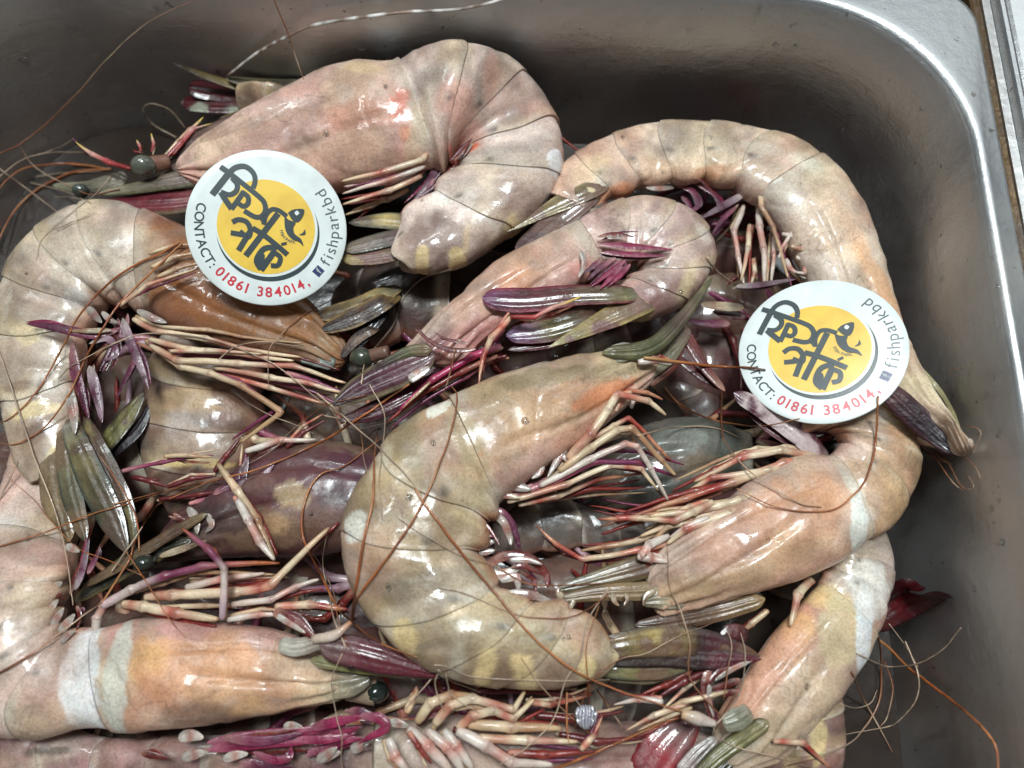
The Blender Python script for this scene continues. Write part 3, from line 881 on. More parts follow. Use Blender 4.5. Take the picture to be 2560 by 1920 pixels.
# D: the big tan prawn in the centre
D_ = Prawn('big olive tan prawn in the centre curled like the letter C', [
    (1420, 748, 1402, 832, -3), (1360, 753, 1346, 882, -1), (1270, 766, 1278, 940), (1170, 788, 1198, 1000), (1070, 816, 1132, 1045), (985, 852, 1080, 1080),
    (918, 888, 1068, 1098), (850, 940, 1057, 1118), (795, 1010, 1046, 1146), (756, 1090, 1037, 1176), (739, 1165, 1036, 1202), (751, 1250, 1046, 1232), (792, 1330, 1072, 1264), (852, 1398, 1106, 1288),
    (942, 1456, 1158, 1302), (1062, 1487, 1218, 1314), (1190, 1493, 1272, 1338), (1290, 1467, 1312, 1378), (1326, 1440, 1320, 1392)], h=8, seed=41)
D_.blob((1180, 900, 220, 80, -28, (196, 150, 108), .6), (1290, 852, 105, 22, -32, (206, 124, 70), .85), (1170, 812, 120, 26, -8, (140, 126, 92), .8), (1330, 790, 90, 26, -20, (150, 138, 104), .7), (1170, 990, 90, 40, -34, (206, 164, 146), .75),
        (1250, 930, 80, 20, -36, (200, 140, 116), .6), (940, 880, 34, 22, -30, (226, 230, 216), .95), (1010, 950, 34, 90, -24, (190, 170, 122), .6), (1075, 1075, 26, 26, 0, (210, 196, 176), .7), (1040, 985, 8, 7, 0, (214, 120, 40), .6),
        (820, 990, 22, 50, 30, (206, 200, 176), .5), (768, 1140, 24, 34, 10, (218, 220, 210), .85), (905, 1180, 90, 60, 10, (178, 148, 100), .5), (860, 1340, 70, 30, -25, (206, 194, 168), .6), (1000, 1290, 60, 18, -20, (214, 206, 190), .6),
        (985, 1190, 60, 14, -60, (214, 196, 176), .5), (1100, 1455, 270, 46, 2, (140, 114, 88), .72), (870, 1385, 26, 44, 0, (220, 194, 134), .85), (985, 1440, 16, 48, 6, (206, 200, 176), .6), (1045, 1450, 20, 46, 20, (220, 196, 136), .85), (1130, 1462, 26, 50, -18, (220, 196, 136), .85),
        (1090, 1465, 20, 34, 0, (134, 108, 88), .6), (1200, 1465, 40, 40, 0, (138, 110, 90), .7), (1270, 1450, 20, 26, 10, (220, 200, 140), .8), (1220, 1350, 60, 26, 14, (196, 164, 146), .6), (1120, 1320, 60, 22, 10, (206, 176, 140), .5), (985, 1315, 20, 14, 0, (214, 176, 110), .6))
D_.carapace(5, (190, 166, 128), (208, 168, 150))
D_.segments([5, 7.4, 9.8, 12.2, 13.9, 15.2, 18], (188, 170, 132), bandw=.3, dark=(156, 134, 96), joint=(220, 214, 198))

# E: the prawn down the left side
E_ = Prawn('prawn down the left side with an amber brown head shield and trailing tail', [
    (742, 738, 722, 795, -4), (682, 664, 652, 780, -2), (602, 602, 562, 764), (512, 550, 462, 742), (422, 505, 382, 712), (342, 470, 327, 676),
    (262, 448, 292, 660), (172, 455, 257, 650), (92, 500, 227, 650), (32, 570, 207, 664), (3, 655, 192, 692), (-6, 750, 177, 740), (3, 850, 167, 800), (18, 930, 165, 870), (38, 1005, 163, 935), (64, 1050, 160, 985)], h=-4, seed=53)
E_.blob((520, 660, 190, 70, 15, (150, 96, 44), .8), (600, 640, 80, 40, 30, (176, 118, 50), .7), (420, 640, 90, 60, 0, (136, 82, 46), .6), (560, 740, 120, 16, 8, (110, 70, 46), .6),
        (200, 540, 90, 60, 0, (200, 186, 164), .5), (320, 560, 50, 80, 0, (190, 172, 148), .5), (80, 940, 110, 110, 0, (140, 116, 96), .65), (60, 720, 40, 30, 0, (214, 196, 150), .8), (60, 880, 56, 22, -10, (214, 196, 146), .85), (112, 965, 22, 60, 10, (218, 196, 136), .85), (50, 960, 24, 40, 0, (150, 126, 100), .6),
        (160, 640, 30, 24, 0, (206, 206, 206), .6))
E_.blob((30, 830, 34, 18, -10, (128, 104, 84), .8), (70, 930, 30, 24, -30, (130, 104, 86), .8), (130, 900, 22, 40, 0, (140, 116, 96), .7), (40, 620, 26, 60, 20, (176, 156, 134), .6))
E_.tiger = .5
E_.carapace(5, (150, 100, 56), (134, 88, 52))
E_.segments([5, 6.6, 8, 9.4, 10.8, 12.4, 15], (212, 198, 180), bandw=.5, dark=(186, 168, 146))

# H: lower left, belly upwards to the camera side
H_ = Prawn('fat prawn along the front left with an orange stained head shield', [
    (772, 1492, 702, 1402, -4), (692, 1522, 642, 1377, -2), (592, 1545, 562, 1354), (482, 1560, 452, 1342), (372, 1574, 332, 1334), (272, 1580, 227, 1357),
    (182, 1572, 168, 1370), (60, 1600, 142, 1372), (-60, 1570, 127, 1354), (-120, 1485, 118, 1324), (-122, 1385, 126, 1290), (-84, 1285, 140, 1250), (-44, 1195, 150, 1205, -3), (-12, 1115, 158, 1150, -7), (12, 1045, 162, 1095, -11), (32, 985, 165, 1035, -14), (46, 930, 165, 975, -16)], h=2, seed=67)
H_.blob((470, 1440, 200, 60, 8, (214, 158, 112), .8), (310, 1430, 44, 46, 10, (222, 172, 104), .7), (330, 1480, 60, 26, 40, (210, 140, 90), .65), (390, 1360, 90, 22, 6, (196, 150, 142), .8), (480, 1380, 40, 30, 0, (206, 156, 110), .6), (250, 1450, 28, 110, -4, (206, 214, 204), .85),
        (500, 1510, 90, 34, 10, (196, 156, 118), .6), (640, 1440, 90, 40, 10, (206, 184, 156), .7), (430, 1550, 90, 26, 0, (120, 84, 62), .7), (680, 1500, 60, 24, -10, (196, 176, 140), .6), (540, 1530, 40, 18, 0, (214, 166, 110), .7),
        (165, 1480, 40, 110, -8, (228, 234, 236), .95), (90, 1440, 60, 80, 0, (190, 158, 144), .6), (60, 1280, 60, 60, 0, (200, 178, 146), .6), (60, 1120, 60, 40, 0, (186, 160, 124), .7), (120, 1560, 60, 26, 30, (204, 172, 146), .5))
H_.carapace(5, (210, 170, 132), (200, 158, 146))
H_.segments([5, 7.0, 8.2, 9.4, 10.8, 12.6, 16], (212, 190, 176), bandw=.4, dark=(190, 164, 150), joint=(218, 222, 220))

# G: dark purple prawn wedged in the middle left
G_ = Prawn('dark purple prawn wedged low between the tan one and its neighbours', [
    (330, 1215, 400, 1100, -2), (430, 1208, 490, 1028), (540, 1206, 580, 978), (650, 1202, 690, 955), (750, 1185, 790, 968), (830, 1160, 860, 990), (900, 1140, 930, 1010)], h=-8, seed=71)
G_.blob((640, 1040, 150, 70, -10, (92, 48, 58), .85), (760, 1020, 60, 60, 0, (84, 44, 60), .8), (638, 1075, 46, 30, 10, (170, 146, 110), .9), (560, 1140, 120, 44, 0, (122, 96, 72), .8), (700, 1140, 60, 40, 0, (96, 70, 56), .7), (600, 1130, 30, 20, 0, (176, 140, 96), .6))
G_.blob((480, 1120, 60, 40, 0, (58, 36, 40), .8), (720, 1070, 40, 30, 20, (54, 34, 40), .7), (560, 1040, 40, 26, 0, (130, 96, 84), .6), (800, 1080, 40, 50, 0, (60, 38, 44), .7))
G_.carapace(5, (88, 54, 54), (84, 46, 54))
G_.segments([5, 6], (120, 90, 84))

# J: right hand prawn
J_ = Prawn('peach coloured prawn on the right with a pearly collar behind its head shield', [
    (1435, 1335, 1400, 1215, -3), (1530, 1308, 1462, 1155, -1), (1630, 1282, 1552, 1090), (1720, 1253, 1642, 1026), (1800, 1218, 1720, 985), (1866, 1168, 1788, 985),
    (1898, 1160, 1814, 976), (1945, 1112, 1822, 960), (1976, 1042, 1820, 946), (1980, 972, 1812, 934), (1956, 912, 1795, 926), (1900, 872, 1775, 926), (1830, 845, 1750, 930), (1770, 850, 1725, 932)], h=5, seed=83)
J_.blob((1700, 1120, 130, 80, -30, (208, 150, 112), .7), (1760, 1060, 60, 60, 0, (214, 160, 112), .6), (1580, 1180, 110, 44, -25, (186, 140, 120), .7), (1650, 1230, 130, 34, -20, (190, 156, 112), .65), (1500, 1270, 70, 30, -14, (176, 148, 104), .7),
        (1860, 1120, 26, 70, 10, (226, 232, 224), .95), (1850, 1050, 16, 50, -30, (216, 214, 200), .7), (1900, 1010, 60, 60, 0, (206, 170, 130), .6), (1940, 1080, 26, 60, 20, (196, 160, 112), .6), (1850, 960, 50, 30, 20, (214, 190, 180), .7), (1940, 950, 20, 40, 0, (196, 150, 110), .7), (1680, 1170, 50, 22, -30, (216, 180, 140), .6))
J_.carapace(5, (212, 172, 142), (212, 178, 158))
J_.segments([5, 7.2, 8.6, 9.8, 11, 13], (206, 172, 138), bandw=.35, dark=(190, 146, 108), joint=(222, 224, 216))

# K: lower right prawn
K_ = Prawn('yellow stained prawn at the front right, bluish white collar against the pan wall', [
    (1612, 1672, 1535, 1600, -3), (1690, 1640, 1560, 1534, -1), (1762, 1572, 1602, 1468), (1822, 1502, 1652, 1392), (1866, 1434, 1712, 1322), (1888, 1385, 1768, 1268),
    (1902, 1350, 1790, 1240), (1926, 1280, 1796, 1214), (1928, 1205, 1796, 1192), (1908, 1140, 1790, 1170)], h=-2, seed=97)
K_.blob((1800, 1290, 60, 30, 20, (218, 190, 120), .7), (1740, 1350, 40, 36, 0, (224, 178, 110), .7), (1700, 1400, 60, 40, -40, (220, 164, 124), .7), (1660, 1460, 60, 30, -40, (216, 160, 130), .7), (1620, 1530, 60, 30, -40, (208, 150, 120), .6), (1820, 1370, 50, 70, 20, (196, 180, 136), .8), (1770, 1480, 60, 50, -40, (202, 178, 146), .7),
        (1880, 1360, 20, 90, 10, (216, 226, 232), .95), (1900, 1270, 50, 60, 0, (206, 206, 200), .8), (1680, 1600, 60, 40, -40, (190, 172, 140), .7), (1600, 1610, 50, 30, 0, (204, 196, 176), .7))
K_.carapace(5, (212, 184, 154), (216, 164, 134))
K_.segments([5, 6.4, 7.6, 9], (198, 184, 170), bandw=.2, dark=(176, 158, 144), joint=(220, 228, 232))

# I: front prawn lying on its back
I_ = Prawn('prawn lying on its back along the front edge, showing its magenta swimmerets', [
    (1560, 1600, 1540, 1760, -4), (1400, 1565, 1390, 1760, -2), (1200, 1548, 1195, 1760), (1000, 1548, 1000, 1755), (840, 1560, 840, 1748), (690, 1572, 690, 1745), (540, 1580, 540, 1745), (400, 1590, 400, 1740), (270, 1592, 270, 1735), (165, 1575, 165, 1730), (60, 1520, 70, 1730), (-40, 1480, -30, 1720)], h=-8, seed=103, thick=.6)
I_.blob((60, 1560, 90, 60, 0, (150, 104, 110), .7), (40, 1555, 44, 26, 10, (216, 220, 214), .9), (120, 1600, 60, 40, 0, (196, 176, 170), .6), (90, 1625, 50, 9, 0, (96, 80, 64), .9), (300, 1615, 120, 40, 0, (176, 138, 130), .7), (420, 1600, 40, 22, 0, (140, 140, 144), .7), (900, 1600, 100, 50, 0, (196, 180, 168), .6), (1320, 1620, 120, 50, 0, (140, 100, 96), .7))
I_.carapace(4, (190, 160, 148), (180, 140, 130))
I_.segments([4, 5.2, 6.4, 7.4, 8.4, 9.4, 11], (156, 116, 116), bandw=.2, dark=(124, 84, 88))

# L: under K at the front right
L_ = Prawn('banded dark prawn tail showing under the yellow stained one at the front right', [
    (1790, 1440, 1650, 1500), (1812, 1500, 1640, 1540), (1822, 1560, 1640, 1585), (1818, 1630, 1645, 1640), (1800, 1710, 1655, 1700)], h=-17, seed=109)
L_.blob((1770, 1600, 16, 60, 10, (214, 190, 130), .85), (1720, 1640, 18, 60, 10, (206, 180, 124), .7), (1760, 1520, 40, 16, 0, (196, 176, 140), .6))
L_.segments([0, 1.4, 2.6, 4], (150, 116, 104), bandw=.5, dark=(126, 92, 84))

# M: grey green prawn deep under the centre
M_ = Prawn('grey green head shield glimpsed deep in the gap beside the tan prawn', [
    (1255, 1050, 1270, 1110), (1320, 960, 1345, 1105), (1410, 915, 1440, 1090), (1510, 905, 1540, 1060), (1600, 930, 1610, 1030)], h=-20, seed=113)
M_.blob((1470, 950, 60, 36, 0, (132, 142, 134), .8), (1400, 1040, 60, 40, 0, (90, 98, 92), .8), (1520, 1000, 50, 26, 0, (146, 130, 104), .6))
M_.carapace(4, (90, 94, 86), (70, 70, 64))
M2 = Prawn('dusky prawn back half hidden under the walking legs in the middle', [
    (1080, 1120, 1090, 1200), (1150, 1085, 1170, 1190), (1230, 1080, 1255, 1180), (1320, 1110, 1330, 1200), (1400, 1140, 1400, 1230)], h=-19, seed=127)
M2.segments([0, 1, 2, 3, 4], (112, 100, 90), dark=(84, 74, 68), bandw=.2)

# F: under E
F_ = Prawn('brown banded prawn segment in the hollow below the amber head shield', [
    (345, 740, 560, 770), (322, 800, 560, 835), (312, 870, 556, 900), (310, 940, 540, 965), (318, 1010, 510, 1030), (340, 1070, 480, 1080)], h=-18, seed=131)
F_.blob((430, 870, 90, 34, 4, (206, 174, 124), .7), (400, 930, 40, 44, 0, (186, 178, 176), .7), (500, 850, 40, 40, 0, (126, 84, 66), .8), (440, 960, 90, 40, 0, (170, 146, 122), .7), (430, 1000, 80, 12, 0, (216, 190, 120), .8))
F_.segments([0, 1.3, 2.7, 4, 5], (132, 106, 90), bandw=.5, dark=(104, 78, 66))

# N: dark prawn in the hollow at the middle, its tail fan turned up
N_ = Prawn('near black prawn sunk in the hollow beside the first sticker', [
    (960, 560, 950, 720), (890, 555, 880, 730), (820, 570, 810, 740), (760, 600, 760, 720), (725, 625, 730, 700)], h=-20, seed=137)
N_.segments([0, 1.2, 2.4, 4], (70, 44, 40), dark=(48, 32, 32), band=(96, 60, 48), bandw=.3)

# O: behind A, top left, red tail fan
O_ = Prawn('prawn tail with dark red blades sticking out behind the hooked one', [
    (640, 200, 650, 290), (600, 185, 600, 270), (560, 180, 560, 255), (520, 182, 522, 246)], h=-12, seed=139)
O_.blob((560, 200, 60, 30, 0, (170, 150, 116), .7))
O_.segments([0, 1.5, 3], (150, 126, 100), dark=(110, 92, 76), band=YEL)
# ------------------------------------------------------------------ the buried layer: prawns glimpsed only through the gaps
RNG = random.Random(7)
def buried(label, x, y, ang, h, seed, tone, curl=0.5, size=1.0, cara=True):
    st = []
    a = math.radians(ang)
    px, py = x, y
    n = 13
    for i in range(n):
        f = i / (n - 1)
        w = size * (62 + 40 * math.sin(math.pi * min(1, f * 1.25 + 0.12)) - 34 * max(0, f - 0.6) / 0.4)
        nx, ny = -math.sin(a), math.cos(a)
        st.append((px - nx * w, py - ny * w, px + nx * w, py + ny * w, 2 * math.sin(f * 5 + seed)))
        px += math.cos(a) * 62 * size
        py += math.sin(a) * 62 * size
        if f > 0.35:
            a += curl * 0.42
    p = Prawn(label, st, h=h, group='buried prawns under the heap', seed=seed)
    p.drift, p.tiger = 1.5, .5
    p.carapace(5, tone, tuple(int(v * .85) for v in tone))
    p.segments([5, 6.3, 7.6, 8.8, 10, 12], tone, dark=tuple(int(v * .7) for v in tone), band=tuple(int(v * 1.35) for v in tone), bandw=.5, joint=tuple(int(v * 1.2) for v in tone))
    r = random.Random(seed)
    for j in range(13):
        i = r.randint(0, 5)
        s = st[i]
        q = [(s[2], s[3], 6)]
        b = math.radians(ang + 90 + r.uniform(-60, 70) + 90)
        for _ in range(3):
            l = r.uniform(50, 95)
            q.append((q[-1][0] + l * math.cos(b), q[-1][1] + l * math.sin(b), q[-1][2] + r.uniform(0, 3)))
            b += r.uniform(-.8, .8)
        tube('walking_leg', p, q, [9, 9, 7, 3], STY[r.choice('ckdrutup')], k=0, h=h + 1, straight=True, nc=8)
    return p
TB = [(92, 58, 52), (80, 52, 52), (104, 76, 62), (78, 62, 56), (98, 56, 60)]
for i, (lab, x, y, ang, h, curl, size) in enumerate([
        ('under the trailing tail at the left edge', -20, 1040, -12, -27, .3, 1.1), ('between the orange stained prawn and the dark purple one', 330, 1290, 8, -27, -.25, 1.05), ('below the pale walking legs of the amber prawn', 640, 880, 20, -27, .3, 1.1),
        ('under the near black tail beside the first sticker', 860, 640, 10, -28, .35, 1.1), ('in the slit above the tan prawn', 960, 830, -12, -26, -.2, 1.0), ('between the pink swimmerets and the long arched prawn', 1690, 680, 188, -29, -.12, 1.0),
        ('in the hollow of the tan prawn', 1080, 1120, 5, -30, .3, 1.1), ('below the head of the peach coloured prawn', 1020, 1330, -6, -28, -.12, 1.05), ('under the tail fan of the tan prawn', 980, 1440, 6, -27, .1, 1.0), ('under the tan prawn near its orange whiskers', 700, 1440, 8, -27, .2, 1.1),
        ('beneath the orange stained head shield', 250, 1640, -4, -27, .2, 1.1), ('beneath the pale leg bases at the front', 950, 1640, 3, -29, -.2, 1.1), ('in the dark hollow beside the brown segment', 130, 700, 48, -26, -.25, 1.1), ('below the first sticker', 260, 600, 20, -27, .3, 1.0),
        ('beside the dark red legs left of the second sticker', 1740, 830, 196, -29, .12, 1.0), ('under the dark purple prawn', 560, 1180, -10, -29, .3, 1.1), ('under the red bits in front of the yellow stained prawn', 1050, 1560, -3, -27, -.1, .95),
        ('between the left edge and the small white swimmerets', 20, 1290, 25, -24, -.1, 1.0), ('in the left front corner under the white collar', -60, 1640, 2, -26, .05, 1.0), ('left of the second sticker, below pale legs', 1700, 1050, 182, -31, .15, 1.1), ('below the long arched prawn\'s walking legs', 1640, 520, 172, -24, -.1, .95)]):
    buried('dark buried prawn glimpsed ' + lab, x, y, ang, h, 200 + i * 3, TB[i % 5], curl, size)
LR = random.Random(5)
def legs(pr, k, h, *items):
    sc = CROP[k][2]
    for st, r, pts in items:
        rr = r if isinstance(r, list) else [r, r * 0.95, r * 0.85, r * 0.62]
        rr = [v * 0.74 for v in rr]
        rr[-1] *= 0.7
        tube('walking_leg', pr, pts, rr, STY[st], k=k, h=h, straight=True, nc=10, flat=0.85)
        # the limb of the other side lies just below, a little out of step
        ox, oy = LR.uniform(-22, 22) / sc * 0.6, LR.uniform(8, 26) / sc * 0.6 * LR.choice((-1, 1))
        q = [(p[0] + ox * (0.3 + 0.4 * i) + LR.uniform(-8, 8) / sc, p[1] + oy * (0.3 + 0.5 * i) + LR.uniform(-8, 8) / sc, (p[2] if len(p) > 2 else 0) - 2.6) for i, p in enumerate(pts)]
        tube('walking_leg', pr, q, [v * 0.72 for v in rr], STY[LR.choice('kcrtud')], k=k, h=h, straight=True, nc=8, flat=0.85)

def swims(pr, k, h, *items):
    for i, (st, w, pts) in enumerate(items):
        f = 0.78 if st in 'w' else 0.72
        w_ = [v * f for v in w] if isinstance(w, list) else [w * f * .55, w * f, w * f, w * f * .7, w * f * .25]
        blade('swimmeret', pr, pts, w_, STY[st], k=k, h=h, thick=0.16, rib=0.3, nw=12, seed=i)
        if st in 'mupr':
            q = [(p[0] + LR.uniform(-14, 14) / CROP[k][2], p[1] + LR.uniform(-14, 14) / CROP[k][2], (p[2] if len(p) > 2 else 0) - 1.2) for p in pts]
            blade('swimmeret', pr, q, [v * 0.6 for v in w_], STY[LR.choice('umrpd')], k=k, h=h, thick=0.16, rib=0.3, nw=10, seed=i + 9)

WH = []
def whisk(pr, k, h, *items):
    for st, r, pts in items:
        WH.append((pr, k, pts, r * 0.60, STY[st]))

def tail(pr, k, h, *items):
    for i, (cols, w, pts, edge, mott) in enumerate(items):
        a, b = pts[0], pts[1]
        za, zb = (a[2] if len(a) > 2 else 0), (b[2] if len(b) > 2 else 0)
        pts = [(a[0] + 0.45 * (a[0] - b[0]), a[1] + 0.45 * (a[1] - b[1]), za - 5)] + list(pts)
        w = [w[0], w[0] * 0.4 + w[1] * 0.6] + list(w[1:])
        blade('tail_blade', pr, pts, w, cols, k=k, h=h, edge=edge, mott=mott, seed=i * 3 + int(abs(pts[0][0])) % 50)

# ---------------- A
legs(A, 2, 9, ('c', 34, [(710, 905, 2), (640, 1000, 2), (400, 1085, 2), (130, 1150, 2)]), ('w', 30, [(660, 1040), (430, 1135), (140, 1225)]), ('c', 32, [(640, 1100, -2), (430, 1205, -2), (140, 1290, -2)]),
     ('w', 30, [(600, 1080, -3), (440, 1160, -4), (150, 1180, -4)]), ('t', 30, [(560, 1190, -6), (430, 1260, -6), (200, 1330, -6)]), ('c', 26, [(480, 1230, -9), (330, 1300, -9), (160, 1360, -9)]))
swims(A, 2, 5, ('p', 40, [(770, 930, 3), (740, 1040), (660, 1180), (560, 1300)]), ('u', 30, [(720, 1120), (640, 1240), (470, 1370)]), ('w', 34, [(800, 1000, 2), (860, 1100), (720, 1180)]), ('w', 32, [(860, 1000, 6), (910, 950, 7), (960, 900, 7)]), ('u', 26, [(880, 1050, 2), (760, 1140, 1), (620, 1240)]),
      ('r', 16, [(840, 1010, 7), (900, 950, 8), (960, 860, 8)]), ('r', 18, [(900, 1030, 4), (840, 1040, 3), (700, 1180, 2)]))
GRN = (92, 100, 82)
tail(A, 2, 6, ([(196, 188, 176), (150, 130, 110), (206, 184, 120), (74, 60, 56)], [30, 62, 66, 50, 20], [(570, 1400), (400, 1385), (180, 1400)], GRN, (84, 66, 62)),
     ([(188, 190, 196), (130, 118, 112), (168, 150, 130)], [40, 60, 60, 40], [(570, 1470, 1), (380, 1510, 1), (150, 1570, 1)], GRN, (96, 80, 76)),
     ([(214, 190, 134), (150, 114, 100), (206, 184, 124)], [40, 62, 66, 40], [(600, 1560, 0), (380, 1600, 0), (140, 1630, 0)], (170, 140, 90), (120, 88, 84)),
     ([(120, 130, 140), (82, 80, 84), (60, 50, 52)], [30, 50, 44, 20], [(600, 1680, -8), (450, 1730, -8), (330, 1780, -8)], None, None))
blade('antennal_scale', A, [(1330, 1240), (1050, 1265), (780, 1275), (590, 1280)], [80, 100, 92, 62, 20], [(172, 110, 110), (150, 60, 72), (136, 44, 58), (170, 80, 90)], k=1, h=0, edge=(120, 116, 78), thick=.22)
blade('rostrum', A, [(1750, 640, 4), (1400, 800, 2), (1150, 930), (1000, 1040)], [60, 80, 60, 20], [(180, 140, 126), (150, 120, 112), (120, 96, 92), (150, 130, 110)], k=1, h=0, thick=.35, edge=(96, 84, 72))
blade('head_plate', A, [(1400, 1090), (1100, 1130), (850, 1180), (620, 1215)], [70, 72, 48, 20], [(176, 150, 140), (190, 170, 158), (150, 140, 110), (176, 170, 150)], k=1, h=2, thick=.3, edge=(104, 112, 66))
blade('head_plate', A, [(800, 1110), (560, 1170), (330, 1165)], [60, 62, 40, 20], [(190, 180, 164), (120, 116, 96), (150, 148, 124)], k=1, h=-6, thick=.4)
blade('head_plate', A, [(1500, 900), (1250, 1010), (1010, 1110)], [100, 90, 50], [(176, 144, 132), (170, 146, 134), (150, 120, 110)], k=1, h=-2, thick=.5)
eye(A, 905, 1045, 86, k=1, h=6, col=(98, 102, 92), col2=(50, 56, 50), stalk=(1060, 1015, -3), sr=64, scol=(126, 92, 78))
eye(A, 510, 1200, 56, k=1, h=-5, col=(70, 78, 72), col2=(28, 34, 32))
legs(A, 1, 2, ('y', [24, 26, 22, 6], [(1040, 1000), (1150, 880), (1215, 800), (1290, 730)]), ('y', [26, 26, 24, 6], [(830, 1070), (690, 1030), (580, 980), (485, 900)]), ('y', [18, 16, 14, 6], [(1090, 970), (1230, 800), (1340, 770)]), ('t', [20, 22, 16, 8], [(1250, 1010), (1450, 820), (1650, 680)]),
     ('y', [14, 16, 14, 8], [(960, 960), (975, 900), (955, 840)]), ('y', [14, 16, 14, 8], [(890, 960), (880, 920), (862, 890)]))
whisk(A, 1, 4, ('o', 13, [(700, 1060), (400, 1030), (180, 1052), (60, 1120), (-40, 1230)]), ('o', 14, [(700, 1058), (450, 1090), (250, 1180), (80, 1340), (-30, 1560)]), ('g', 8, [(-20, 1050), (150, 1170), (360, 1335)]), ('g', 8, [(-20, 1125), (130, 1010), (300, 960), (540, 955)]),
      ('g', 8, [(290, 955), (380, 920), (465, 868)]), ('g', 7, [(190, 1138), (400, 1200), (570, 1275)]), ('g', 7, [(340, 1240), (440, 1235), (560, 1265)]), ('g', 6, [(350, 1440, 2), (460, 1390, 2), (600, 1330, 2)]), ('g', 6, [(210, 1105), (420, 1085), (650, 1080)]),
      ('g', 8, [(1110, 865), (960, 780), (900, 695), (945, 652), (1060, 690), (1160, 800)]), ('b', 8, [(-40, 985, 10), (180, 870, 8), (470, 600, 6), (700, 340, 8), (950, 130, 10), (1280, -20, 12)]))

# ---------------- O and the banded whisker behind
tail(O_, 1, -8, ([(190, 176, 130), (170, 150, 90), (60, 48, 44)], [34, 36, 26, 10], [(1600, 570, 4), (1330, 490, 5), (1085, 392, 6)], None, None), ([(150, 130, 110), (84, 24, 30), (92, 18, 30)], [50, 78, 84, 66], [(1560, 600), (1340, 570), (1185, 545)], (60, 14, 22), None),
     ([(176, 180, 160), (120, 100, 90), (90, 20, 30), (104, 22, 34)], [50, 80, 84, 66], [(1640, 650, 2), (1400, 650, 2), (1140, 640, 2)], (74, 16, 24), (150, 156, 140)), ([(180, 176, 150), (140, 134, 100), (110, 100, 76)], [40, 66, 50, 20], [(1900, 540, 2), (1650, 530, 2), (1420, 490, 2)], None, (84, 78, 66)),
     ([(180, 170, 130), (190, 178, 120), (120, 90, 60)], [24, 36, 24, 8], [(1760, 620, 4), (1560, 690, 4), (1380, 740, 4)], None, None))
band = []
for i in range(9):
    band += [(214, 212, 208), (210, 208, 204), (120, 100, 88), (128, 108, 96)]
tube('antenna', O_, [(1430, 475, 0), (1620, 330, 2), (1800, 232, 4), (2000, 152, 6), (2500, 80, 10), (2900, 55, 12), (3300, -40, 14)], [12, 16, 16, 15, 14], band, mat=M_WHISK, k=1, h=-6, nc=8, flat=.6)
whisk(O_, 1, -4, ('b', 9, [(1700, -60, 10), (1790, 170, 4), (1850, 340, 2), (1910, 500)]))

# ---------------- B
swims(B, 3, 0, ('w', 40, [(110, 970, 4), (140, 1010, 4), (170, 1060, 2)]), ('w', 42, [(360, 930, 3), (400, 1000, 3), (420, 1070, 1)]), ('w', 46, [(520, 960, 3), (500, 1020, 3), (480, 1090, 1)]), ('w', 44, [(620, 980, 3), (590, 1040, 3), (560, 1110, 1)]), ('w', 40, [(220, 940, 3), (250, 970, 3), (330, 1010, 1)]), ('w', 34, [(30, 1070, 3), (110, 1080, 3), (200, 1080)]),
      ('u', 30, [(190, 1060), (300, 1100), (330, 1190), (250, 1220)]), ('u', 28, [(300, 1050), (420, 1110), (460, 1200), (390, 1240)]), ('p', 34, [(610, 1110, 2), (480, 1185, 2), (345, 1260, 2)]), ('u', 24, [(570, 1170), (480, 1260), (410, 1360)]), ('r', 20, [(600, 980, 5), (640, 1020, 5), (620, 1120, 3)]), ('r', 16, [(240, 960, 4), (340, 1030, 4), (450, 1130, 2)]),
      ('u', 30, [(240, 1130, -3), (280, 1170, -3), (300, 1250, -3)]), ('u', 26, [(480, 1200, -2), (470, 1290, -3), (420, 1370, -4)]))
legs(B, 3, 2, ('t', 28, [(760, 1010, 2), (700, 1080, 3), (705, 1190, 3), (770, 1300, 3), (860, 1600, 3)]), ('w', 34, [(690, 1200), (695, 1300), (710, 1420), (725, 1640)]), ('w', 26, [(600, 1180, -3), (545, 1330, -3), (560, 1480, -3), (600, 1640, -3)]), ('c', 26, [(640, 1290, -2), (620, 1420, -2), (580, 1620, -2)]),
     ('w', 26, [(780, 1330, 0), (770, 1450, 0), (765, 1620, 0)]), ('w', 24, [(820, 1340, 3), (930, 1360, 4), (1060, 1480, 3), (1100, 1600, 3)]), ('c', 24, [(870, 1410, 4), (980, 1440, 4), (1110, 1600, 4)]), ('w', 22, [(900, 1470, 2), (960, 1500, 2), (950, 1570, 2), (900, 1560, 2)]),
     ('w', 24, [(840, 1480, 1), (870, 1540, 1), (960, 1600, 1)]), ('c', 22, [(650, 1480, -4), (660, 1560, -4), (640, 1640, -4)]), ('w', 18, [(880, 1330, 4), (820, 1420, 3), (800, 1480, 3)]), ('c', 20, [(1000, 1400, 4), (1090, 1500, 4), (1180, 1620, 4)]))
swims(B, 6, 6, ('p', 28, [(550, 268), (700, 255), (900, 225)]))
whisk(B, 3, 4, ('g', 13, [(380, 1480, 6), (440, 1560, 4), (550, 1645, 2)]), ('g', 9, [(560, 1180), (520, 1300), (440, 1390)]))
